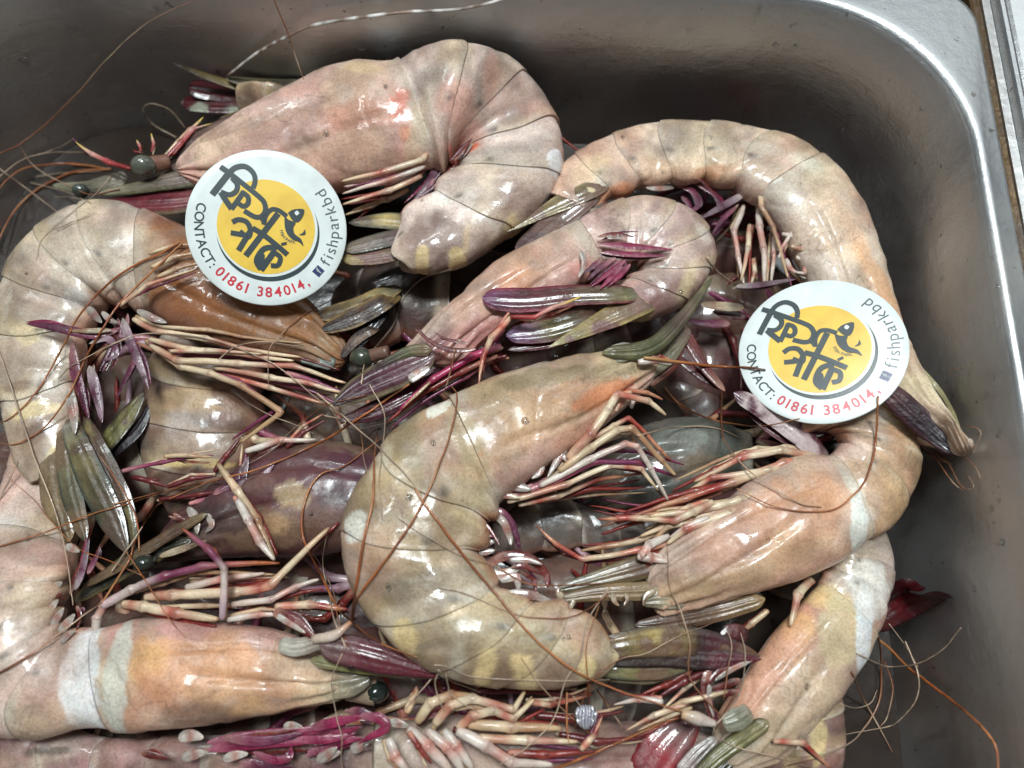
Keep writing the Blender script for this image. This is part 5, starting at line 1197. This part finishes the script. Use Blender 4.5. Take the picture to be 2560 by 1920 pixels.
# ---------------- K
blade('antennal_scale', K_, [(330, 1230), (220, 1330), (130, 1440), (30, 1600)], [40, 100, 120, 110], [(190, 120, 116), (196, 150, 150), (176, 70, 76), (170, 90, 96)], k=9, h=-4, thick=.22, edge=(176, 40, 50))
blade('antennal_scale', K_, [(440, 1350), (340, 1440), (230, 1560)], [24, 44, 40], [(214, 206, 200), (206, 190, 184), (196, 176, 170)], k=9, h=-1, thick=.3)
blade('rostrum', K_, [(740, 1250, 2), (560, 1370), (420, 1480), (300, 1600)], [40, 44, 40, 26], [(186, 172, 130), (170, 164, 110), (150, 146, 96), (140, 130, 100)], k=9, h=2, thick=.6, edge=(90, 92, 60))
blade('head_plate', K_, [(640, 1400), (520, 1480), (400, 1580)], [30, 40, 30], [(120, 110, 90), (84, 80, 66), (60, 60, 52)], k=9, h=-4, thick=.4)
tube('antenna_base', K_, [(240, 1210), (330, 1235), (430, 1265, -2)], [20, 36, 34, 16], [(206, 170, 130), WHT, (222, 206, 196)], k=9, h=9)
blade('head_plate', K_, [(480, 1270), (560, 1240), (640, 1190)], [40, 56, 40], [(196, 196, 180), (206, 204, 190), (176, 166, 140)], k=9, h=7, thick=.35, mott=(120, 120, 100))
swims(K_, 9, 7, ('r', [30, 38, 34, 8], [(390, 960), (380, 1080), (432, 1285)]), ('w', [14, 18, 14, 5], [(400, 1040, 2), (400, 1130, 2), (425, 1230, 2)]), ('w', 24, [(660, 890), (560, 930), (430, 1020)]), ('r', 24, [(580, 1010), (500, 1040), (380, 1070)]), ('r', 20, [(520, 930), (440, 980), (370, 1060)]), ('d', [50, 70, 60, 20], [(620, 770, -3), (540, 740, -3), (460, 770, -3)]), ('r', 24, [(560, 1080, 1), (500, 1090, 1), (440, 1100, 1)]))
legs(K_, 9, 4, ('c', [34, 36, 32, 24], [(1000, 440, -4), (915, 520, -2), (870, 700, -1)]), ('t', [22, 24, 22, 14], [(740, 600, -3), (640, 680, -4), (550, 760, -5)]), ('t', [18, 20, 18, 10], [(490, 1080, 5), (250, 1150, 4), (-10, 1265, 2)]), ('w', [18, 24, 22, 10], [(360, 925), (200, 945), (40, 975)]), ('d', [26, 26, 24, 14], [(420, 960), (260, 1030), (80, 1140)]), ('r', [20, 22, 20, 12], [(300, 960, -2), (150, 1050, -2), (0, 1110, -2)]), ('t', [16, 16, 14, 8], [(300, 1180, 2), (140, 1240, 2), (-20, 1310, 2)]), ('d', [24, 26, 22, 12], [(360, 1090, -3), (200, 1180, -3), (60, 1240, -3)]), ('k', [20, 20, 20, 16], [(760, 1382, 0), (940, 1382, 0), (1090, 1525, -2)]))
tail(K_, 9, -14, ([(130, 90, 80), (104, 20, 26), (92, 16, 26)], [24, 60, 72, 56], [(1380, 690), (1560, 580), (1780, 520)], (60, 10, 16), None), ([(60, 30, 30), (40, 14, 18), (90, 16, 24)], [30, 54, 50, 24], [(1420, 600, -1), (1520, 490, -1), (1640, 490, -1)], None, None))
whisk(K_, 9, -14, ('g', 7, [(1250, 860, 8), (1370, 920, 4), (1450, 936), (1600, 920), (1750, 830), (1850, 710, 2)]), ('o', 13, [(1370, 780), (1600, 985), (1850, 1175), (2000, 1320), (2060, 1430), (2062, 1560)]), ('b', 8, [(1370, 760), (1390, 950), (1370, 1150), (1250, 1340), (1100, 1430, 2), (850, 1512, 4)]), ('g', 7, [(1530, 790), (1600, 980), (1590, 1120), (1500, 1240), (1400, 1290), (1170, 1330)]), ('b', 8, [(1220, 970, 2), (1320, 1180), (1462, 1432)]), ('g', 5, [(1430, 690), (1530, 820), (1600, 940)]), ('g', 6, [(1150, 1150), (1240, 1176), (1330, 1150), (1370, 1070)]), ('b', 6, [(1410, 900), (1450, 1060), (1430, 1220), (1380, 1290)]), ('g', 6, [(420, 1290, 22), (470, 1355, 18), (570, 1405, 14), (820, 1470, 10), (1020, 1530, 8)]))

# ---------------- I
swims(I_, 7, 2, ('m', 44, [(1300, 1500), (1700, 1450), (2200, 1400)]), ('m', 38, [(1300, 1545), (1600, 1510, 2), (1950, 1500, 2)]), ('u', 36, [(1400, 1470, 2), (1650, 1490, 3), (1900, 1440, 3)]), ('m', 30, [(1590, 1560, 2), (1720, 1610, 3), (1820, 1590, 3), (1830, 1520, 2)]), ('m', 32, [(1850, 1480, 2), (2050, 1480, 3), (2240, 1440, 2)]), ('m', 34, [(1930, 1560), (2100, 1530), (2250, 1490)]), ('r', 26, [(1280, 1540, -1), (1700, 1550, -1), (2162, 1530, -1)]),
      ('w', 42, [(1120, 1470, 1), (1200, 1455, 1), (1280, 1470, 1)]), ('w', 36, [(1140, 1600, 1), (1220, 1575, 1), (1300, 1560, 1)]), ('w', 32, [(1400, 1605, 2), (1480, 1580, 2), (1560, 1570, 2)]), ('w', 30, [(2010, 1385, 1), (2080, 1365, 1), (2150, 1360, 1)]), ('w', 34, [(2000, 1620, 2), (2060, 1570, 2), (2120, 1530, 2)]), ('w', 26, [(1780, 1400), (1830, 1390), (1900, 1400)]), ('u', 34, [(1500, 1620), (1650, 1640), (1850, 1650)]), ('r', 26, [(880, 1560), (960, 1580), (1060, 1600)]))
swims(I_, 8, 3, ('m', 40, [(-60, 1410), (100, 1370, 1), (280, 1335, 2)]), ('m', [24, 34, 36, 32, 16], [(250, 1330, 2), (370, 1350, 3), (410, 1410, 3), (270, 1485, 2)]), ('m', 34, [(-60, 1500), (120, 1450, 1), (250, 1400, 2)]), ('m', 30, [(0, 1560), (150, 1490, 1), (270, 1470, 1)]), ('u', 36, [(180, 1300), (260, 1310, 1), (350, 1330, 1)]), ('w', 40, [(190, 1550), (250, 1520), (320, 1480)]), ('w', 40, [(-20, 1610), (50, 1580), (130, 1560)]), ('w', 30, [(430, 1370), (500, 1380), (560, 1400)]))
legs(I_, 8, 6, ('t', [30, 38, 30, 12], [(550, 1330), (580, 1260), (620, 1180)]), ('t', [42, 42, 36, 26], [(620, 1390), (700, 1270, 1), (830, 1215, 1), (960, 1210)]), ('c', [40, 40, 36, 28, 20], [(730, 1400), (820, 1280, 1), (950, 1225, 2), (1220, 1285, 1), (1290, 1170)]), ('c', [38, 38, 34, 28, 20], [(870, 1430), (960, 1340, 1), (1090, 1300, 2), (1215, 1345, 1), (1350, 1220)]),
     ('w', [40, 42, 40, 36], [(430, 1470), (480, 1600), (560, 1700)]), ('w', [44, 52, 50, 44], [(560, 1420), (690, 1540, 1), (830, 1700)]), ('w', [40, 48, 46, 40], [(680, 1430), (810, 1550), (900, 1700)]), ('w', [36, 44, 42, 36], [(780, 1430), (860, 1540), (960, 1680)]), ('w', [44, 46, 42, 36, 30], [(860, 1440, 1), (1050, 1535, 1), (1210, 1640, 1), (1460, 1645)]), ('t', [44, 46, 42, 32], [(930, 1400), (1200, 1400), (1520, 1415)]), ('c', [34, 36, 32, 24], [(1000, 1480, 1), (1300, 1490), (1620, 1500)]), ('r', [26, 30, 28, 18], [(1180, 1570), (1400, 1585), (1720, 1560)]),
     ('k', [28, 26, 20, 8], [(1630, 1550, 2), (1720, 1450, 2), (1775, 1325, 2)]), ('c', [24, 22, 20, 8], [(2300, 1270, 2), (2100, 1335, 1), (1920, 1425)]), ('w', [26, 26, 22, 8], [(2160, 1250, 2), (2000, 1235, 1), (1840, 1262)]), ('k', [22, 24, 22, 12], [(1300, 1240, -2), (1450, 1260, -3), (1700, 1180, -5)]), ('d', [30, 32, 28, 20], [(1000, 1180, -5), (1300, 1160, -5), (1600, 1200, -6)]), ('d', [28, 30, 26, 18], [(1350, 1330, -4), (1600, 1350, -4), (1900, 1300, -5)]), ('r', [22, 24, 22, 14], [(560, 1440, 3), (620, 1530, 4), (700, 1640, 4)]), ('d', [26, 28, 24, 16], [(1500, 1450, -3), (1750, 1500, -3), (2050, 1470, -4)]))
whisk(I_, 8, 12, ('o', 14, [(1440, 1680), (1800, 1530), (2170, 1370), (2400, 1310)]), ('o', 12, [(1548, 1180), (1555, 1340), (1562, 1500, -1)]), ('b', 9, [(1740, 1170), (1830, 1300), (1915, 1420)]), ('g', 5, [(1590, 1210), (1640, 1280), (1680, 1340)]))
# ------------------------------------------------------------------ round stickers
M_PAPER = plain('sticker_paper', (228, 236, 233), 0.30, 0.35, 0.09)
M_YEL = plain('sticker_yellow', (244, 200, 78), 0.32, 0.4, 0.12)
M_INK = plain('sticker_ink', (48, 62, 66), 0.34, 0.4, 0.15)
M_RED = plain('sticker_red', (206, 52, 66), 0.34, 0.3, 0.08)
M_GREY = plain('sticker_grey', (84, 94, 100), 0.34, 0.3, 0.08)
M_BLUE = plain('sticker_blue', (52, 54, 104), 0.34, 0.3, 0.08)
_gl = {}
def glyph(ch, bold):
    key = (ch, bold)
    if key not in _gl:
        cu = bpy.data.curves.new('glyph', 'FONT')
        cu.body = ch
        cu.size = 1.0
        cu.align_x = 'CENTER'
        cu.offset = bold
        cu.resolution_u = 4
        o = bpy.data.objects.new('glyph', cu)
        COL.objects.link(o)
        me = o.to_mesh()
        V = np.array([v.co[:] for v in me.vertices]).reshape(-1, 3)
        F = [list(p.vertices) for p in me.polygons]
        o.to_mesh_clear()
        bpy.data.objects.remove(o)
        bpy.data.curves.remove(cu)
        _gl[key] = (V, F)
    return _gl[key]

class Sticker:
    def __init__(self, label, cx, cy, rpx, h, normal, spin=0.0):
        self.c = W(0, cx, cy, h)
        self.R = rpx * PX(0, h)
        n = np.array(normal, float)
        n /= np.linalg.norm(n)
        y = np.array([0, 1.0, 0]) - n * n[1]
        y /= np.linalg.norm(y)
        x = np.cross(y, n)
        a = math.radians(spin)
        self.x, self.y, self.n = x * math.cos(a) + y * math.sin(a), y * math.cos(a) - x * math.sin(a), n
        self.root = empty('round_sticker', tuple(self.c), label, 'sticker', 'round stickers laid on the prawns')

    def P(self, uv, lay):
        uv = np.asarray(uv, float)
        bend = 0.012 * (uv[:, 0] * 0.8 + uv[:, 1] * 0.6) ** 2          # the card is very slightly bowed
        return self.c + self.R * (uv[:, :1] * self.x + uv[:, 1:2] * self.y - bend[:, None] * self.n) + self.n * lay * 0.00005

    def disc(self, name, cx, cy, r, lay, mat, n=96, rings=10):
        uv = [(cx, cy)]
        F = []
        for i in range(1, rings + 1):
            for j in range(n):
                a = 2 * math.pi * j / n
                uv.append((cx + r * i / rings * math.cos(a), cy + r * i / rings * math.sin(a)))
        for j in range(n):
            F.append([0, 1 + j, 1 + (j + 1) % n])
        for i in range(rings - 1):
            for j in range(n):
                a, b = 1 + i * n + j, 1 + i * n + (j + 1) % n
                F.append([a, a + n, b + n, b])
        return make_mesh(name, self.P(uv, lay), F, mat, self.root)

    def card(self):
        n, rings = 96, 10
        prof = [(i / rings, 0.0) for i in range(1, rings)] + [(0.985, 0.0), (0.997, -2), (1.0, -5), (0.997, -9), (0.9, -11), (0.4, -11)]
        V = [self.P([(0, 0)], 0)[0]]
        for r, l in prof:
            a = np.linspace(0, 2 * math.pi, n, endpoint=False)
            V += list(self.P(np.column_stack([r * np.cos(a), r * np.sin(a)]), l))
        F = [[0, 1 + j, 1 + (j + 1) % n] for j in range(n)]
        for i in range(len(prof) - 1):
            for j in range(n):
                a, b = 1 + i * n + j, 1 + i * n + (j + 1) % n
                F.append([a, a + n, b + n, b])
        return make_mesh('card', np.array(V), F, M_PAPER, self.root)

    def stroke(self, lines, lay, mat, name, parent=None):
        V, F = [], []
        off = 0
        for pts, w in lines:
            q = np.array([((x - 913) / 803, -(y - 840) / 725) for x, y in pts])
            if len(q) > 2:
                q = spline(q, np.linspace(0, len(q) - 1, 8 * len(q)))
            w = w * 1.14 / 803 / 2
            t = np.gradient(q, axis=0)
            t /= np.linalg.norm(t, axis=1, keepdims=True)
            nn = np.column_stack([-t[:, 1], t[:, 0]])
            V += list(q + nn * w) + list(q - nn * w)
            m = len(q)
            F += [[off + i, off + i + 1, off + m + i + 1, off + m + i] for i in range(m - 1)]
            off += 2 * m
            lay_ = lay
        return make_mesh(name, self.P(np.array(V), lay), F, mat, self.root, smooth=False)

    def poly(self, pts, lay, mat, name):
        q = np.array([((x - 913) / 803, -(y - 840) / 725) for x, y in pts])
        q = spline(np.vstack([q, q[:1]]), np.linspace(0, len(q), 5 * len(q)))[:-1]
        return make_mesh(name, self.P(q, lay), [list(range(len(q)))], mat, self.root, smooth=False)

    def text(self, s, a0, a1, r, size, lay, mat, name, bold=0.0, centre=(0, 0), squeeze=1.0):
        V, F, off = [], [], 0
        w = []
        for ch in s:
            if ch == ' ':
                w.append(0.45)
            else:
                g = glyph(ch, bold)[0]
                w.append(max(0.24, np.ptp(g[:, 0])) + 0.12)
        w = np.array(w)
        pos = (np.cumsum(w) - w / 2)
        pos = (pos - pos[0]) / (pos[-1] - pos[0])
        for ch, p in zip(s, pos):
            if ch == ' ':
                continue
            g, f = glyph(ch, bold)
            a = math.radians(a0 + (a1 - a0) * p)
            gx = (g[:, 0] - (g[:, 0].min() + g[:, 0].max()) / 2) * size * squeeze
            gy = (g[:, 1] - 0.36) * size
            b = a + math.pi / 2
            X = centre[0] + r * math.cos(a) + gx * math.cos(b) - gy * math.sin(b)
            Y = centre[1] + r * math.sin(a) + gx * math.sin(b) + gy * math.cos(b)
            V += list(zip(X, Y))
            F += [[i + off for i in q] for q in f]
            off += len(g)
        return make_mesh(name, self.P(np.array(V), lay), F, mat, self.root, smooth=False)

    def build(self):
        self.card()
        self.disc('dark_crescent', 0.012, -0.045, 0.640, 1, M_INK)
        self.disc('white_ring', -0.008, 0.004, 0.632, 2.2, M_PAPER)
        self.disc('yellow_disc', -0.018, 0.012, 0.606, 3.4, M_YEL)
        self.stroke([
            ([(400, 342), (480, 382), (620, 460), (780, 552), (850, 606), (872, 680), (836, 742), (770, 752), (665, 712)], 46),
            ([(488, 385), (345, 605)], 52),
            ([(478, 392), (550, 325), (640, 305), (718, 350), (745, 420), (732, 495)], 44),
            ([(520, 425), (575, 480), (570, 545), (510, 585), (425, 572)], 46),
            ([(425, 572), (480, 640), (545, 712)], 52), ([(540, 715), (595, 625), (645, 535)], 46),
            ([(625, 540), (690, 580), (695, 640), (655, 672), (605, 652)], 44),
            ([(868, 815), (880, 730), (930, 665), (1000, 662), (1090, 705)], 42), ([(830, 738), (872, 800)], 40)], 4.6, M_INK, 'logo_lettering')
        self.stroke([([(1000, 690), (720, 1125)], 54), ([(560, 832), (620, 800), (700, 812), (742, 880), (725, 948), (640, 905)], 46), ([(555, 930), (715, 935)], 46),
                     ([(738, 900), (645, 1085)], 50)], 5.4, M_INK, 'logo_lettering')
        self.stroke([([(760, 858), (870, 905), (1000, 980), (1130, 1062)], 48), ([(1015, 1008), (905, 1030), (850, 1095), (832, 1165), (880, 1232)], 50), ([(880, 1240), (1005, 1035)], 54),
                     ([(1010, 1062), (1062, 1100), (1045, 1172), (975, 1185)], 44), ([(1058, 975), (1112, 955)], 26)], 6.2, M_INK, 'logo_lettering')
        self.poly([(832, 1150), (850, 1100), (905, 1090), (900, 1200), (880, 1235)], 5.8, M_INK, 'logo_lettering')
        self.poly([(1095, 670), (1150, 632), (1252, 618), (1246, 690), (1205, 745), (1150, 735)], 6.6, M_INK, 'fish_head')
        self.poly([(1212, 660), (1186, 684), (1162, 662), (1186, 638)], 7.6, M_PAPER, 'fish_eye')
        self.poly([(1062, 700), (1110, 735), (1180, 752), (1165, 800), (1182, 858), (1250, 898), (1282, 962), (1235, 930), (1150, 905), (1085, 830)], 6.9, M_INK, 'fish_body')
        self.poly([(1282, 798), (1288, 850), (1228, 862), (1262, 838)], 6.9, M_INK, 'fish_tail')
        self.text('FISH PARK', 196, 275, 0.165, 0.060, 6.6, M_GREY, 'small_lettering', 0.0, centre=((1175 - 913) / 803, -(815 - 840) / 725))
        self.text('CONTACT:', 170, 222, 0.832, 0.165, 1.2, M_INK, 'contact_lettering', 0.014)
        self.text('01861 384014,', 230, 311, 0.822, 0.180, 1.2, M_RED, 'phone_number', 0.020)
        self.text('fishparkbd', 336, 401, 0.822, 0.215, 1.2, M_GREY, 'page_name', 0.0)
        # the small square page badge with its letter
        a = math.radians(325.4)
        q = []
        for sx, sy in ((-1, -1), (1, -1), (1, 1), (-1, 1)):
            b = a + math.pi / 2
            gx, gy = sx * 0.058, sy * 0.058
            q.append((0.825 * math.cos(a) + gx * math.cos(b) - gy * math.sin(b), 0.825 * math.sin(a) + gx * math.sin(b) + gy * math.cos(b)))
        make_mesh('page_badge', self.P(q, 1.2), [[0, 1, 2, 3]], M_BLUE, self.root, smooth=False)
        self.text('ff', 325.9, 325.901, 0.822, 0.125, 2.2, M_PAPER, 'badge_letter', 0.02)

def tocam(cx, cy, h):
    p = W(0, cx, cy, h)
    v = CAM - p
    return v / np.linalg.norm(v)

v = tocam(579, 493, 17) * 0.9 + np.array([0, 0.05, 0.18])
Sticker('round sticker lying on the hooked prawn at the back, nearer the left edge', 579, 493, 178, 17, v).build()
v = tocam(1772, 754, 13) + np.array([0.02, 0.42, 0.0])
Sticker('round sticker lying on the long arched prawn by the right wall', 1772, 754, 173, 12, v).build()

# a loose fish scale caught among the legs at the front
c = W(8, 1672, 1335, 8)
r = 62 * PX(8, 8)
V, F = [c + np.array([0, 0, 0.0006])], []
for i in range(1, 5):
    for j in range(28):
        a = 2 * math.pi * j / 28
        rr = r * i / 4 * (1 + 0.05 * math.sin(3 * a))
        V.append(c + np.array([rr * math.cos(a), rr * math.sin(a), 0.0006 * (1 - (i / 4) ** 2) + 0.00025 * math.sin(7 * a) * i / 4]))
F = [[0, 1 + j, 1 + (j + 1) % 28] for j in range(28)] + [[1 + i * 28 + j, 1 + (i + 1) * 28 + j, 1 + (i + 1) * 28 + (j + 1) % 28, 1 + i * 28 + (j + 1) % 28] for i in range(3) for j in range(28)]
m, nt, b = new_mat('silver_scale')
n = nd(nt, 'ShaderNodeTexWave', inp={'Scale': 420.0, 'Distortion': 6.0, 'Detail': 2.0})
L = nt.links
tc = nd(nt, 'ShaderNodeTexCoord')
L.new(tc.outputs['Object'], n.inputs['Vector'])
cr = nd(nt, 'ShaderNodeValToRGB')
cr.color_ramp.elements[0].color, cr.color_ramp.elements[1].color = (0.30, 0.28, 0.36, 1), (0.86, 0.86, 0.90, 1)
L.new(n.outputs['Color'], cr.inputs[0])
L.new(cr.outputs[0], b.inputs['Base Color'])
b.inputs['Metallic'].default_value = 0.5
b.inputs['Roughness'].default_value = 0.25
bp = nd(nt, 'ShaderNodeBump', inp={'Strength': 0.6, 'Distance': 0.0006})
L.new(n.outputs['Fac'], bp.inputs['Height'])
L.new(bp.outputs[0], b.inputs['Normal'])
o = make_mesh('fish_scale', np.array(V), F, m)
mod = o.modifiers.new('thickness', 'SOLIDIFY')
mod.thickness = 0.0002
o['label'], o['category'] = 'small round silvery fish scale caught among the legs at the front', 'fish scale'

# ------------------------------------------------------------------ whiskers, laid over everything else
for pr, k, pts, r, cols in WH:
    drape(pr, pts, r, cols, k)
HEADS = [(A, 250, 400), (C_, 760, 880), (E_, 780, 830), (G_, 300, 1220), (H_, 760, 1400), (J_, 1300, 1270), (K_, 1560, 1540), (I_, 1250, 1560)]
LR2 = random.Random(12)
for pr, x, y in HEADS:
    for _ in range(3):
        a = LR2.uniform(0, 6.28)
        q = [(x + LR2.uniform(-30, 30), y + LR2.uniform(-30, 30))]
        for _ in range(LR2.randint(3, 6)):
            l = LR2.uniform(45, 95)
            q.append((q[-1][0] + l * math.cos(a), q[-1][1] + l * math.sin(a)))
            a += LR2.uniform(-.55, .55)
        if any(math.hypot(p[0] - 579, p[1] - 493) < 230 or math.hypot(p[0] - 1772, p[1] - 754) < 230 for p in q):
            continue
        if min(p[0] for p in q) < -20 or max(p[0] for p in q) > 1900 or min(p[1] for p in q) < 250:
            continue
        drape(pr, q, LR2.uniform(0.9, 1.6), STY[LR2.choice('gbo')], 0, lift=0.3)

# ------------------------------------------------------------------ water drops on the steel, and more added on the shells for sparkle
m, nt, b = new_mat('water_drop')
b.inputs['Base Color'].default_value = (0.95, 0.97, 0.97, 1)
b.inputs['Transmission Weight'].default_value = 1.0
b.inputs['IOR'].default_value = 1.33
tc = nd(nt, 'ShaderNodeTexCoord')
n = nd(nt, 'ShaderNodeTexNoise', inp={'Scale': 300.0})
nt.links.new(tc.outputs['Object'], n.inputs['Vector'])
mr = nd(nt, 'ShaderNodeMapRange', inp={'To Min': 0.0, 'To Max': 0.06})
nt.links.new(n.outputs['Fac'], mr.inputs[0])
nt.links.new(mr.outputs[0], b.inputs['Roughness'])
bv = surface_bvh()
RD = random.Random(77)
V, F = [], []
spots = [(RD.uniform(0, 1750), RD.uniform(10, 130)) for _ in range(26)] + [(RD.uniform(1250, 2050), RD.uniform(40, 300)) for _ in range(22)] + [(RD.uniform(2010, 2180), RD.uniform(500, 1640)) for _ in range(34)]
spots += [(RD.uniform(40, 1900), RD.uniform(150, 1640)) for _ in range(70)]
for x, y in spots:
    if math.hypot(x - 579, y - 493) < 190 or math.hypot(x - 1772, y - 754) < 190:
        continue
    d = W(0, x, y, 0.0) - CAM
    loc, nrm, idx, dist = bv.ray_cast(Vector(CAM), Vector(d / np.linalg.norm(d)))
    if loc is None:
        continue
    nrm = np.array(nrm)
    if np.dot(nrm, d) > 0:
        nrm = -nrm
    r = RD.choice((0.0003, 0.0004, 0.0005, 0.0007, 0.0010))
    t = np.cross(nrm, [0.3, 0.2, 0.9])
    t /= np.linalg.norm(t)
    u = np.cross(nrm, t)
    st = RD.uniform(0.8, 1.5)
    o0 = len(V)
    for i in range(6):
        a = math.pi / 2 * i / 5
        for j in range(12):
            c_ = 2 * math.pi * j / 12
            V.append(np.array(loc) + r * math.cos(a) * (t * math.cos(c_) * st + u * math.sin(c_)) + nrm * (r * 0.5 * math.sin(a) - 0.00004))
    F += (grid_faces(6, 12) + o0).tolist()
o = make_mesh('water_drops', np.array(V), F, m)
o['kind'] = 'stuff'
o['label'] = 'tiny clear water drops on the steel walls, more added on the shells for sparkle'
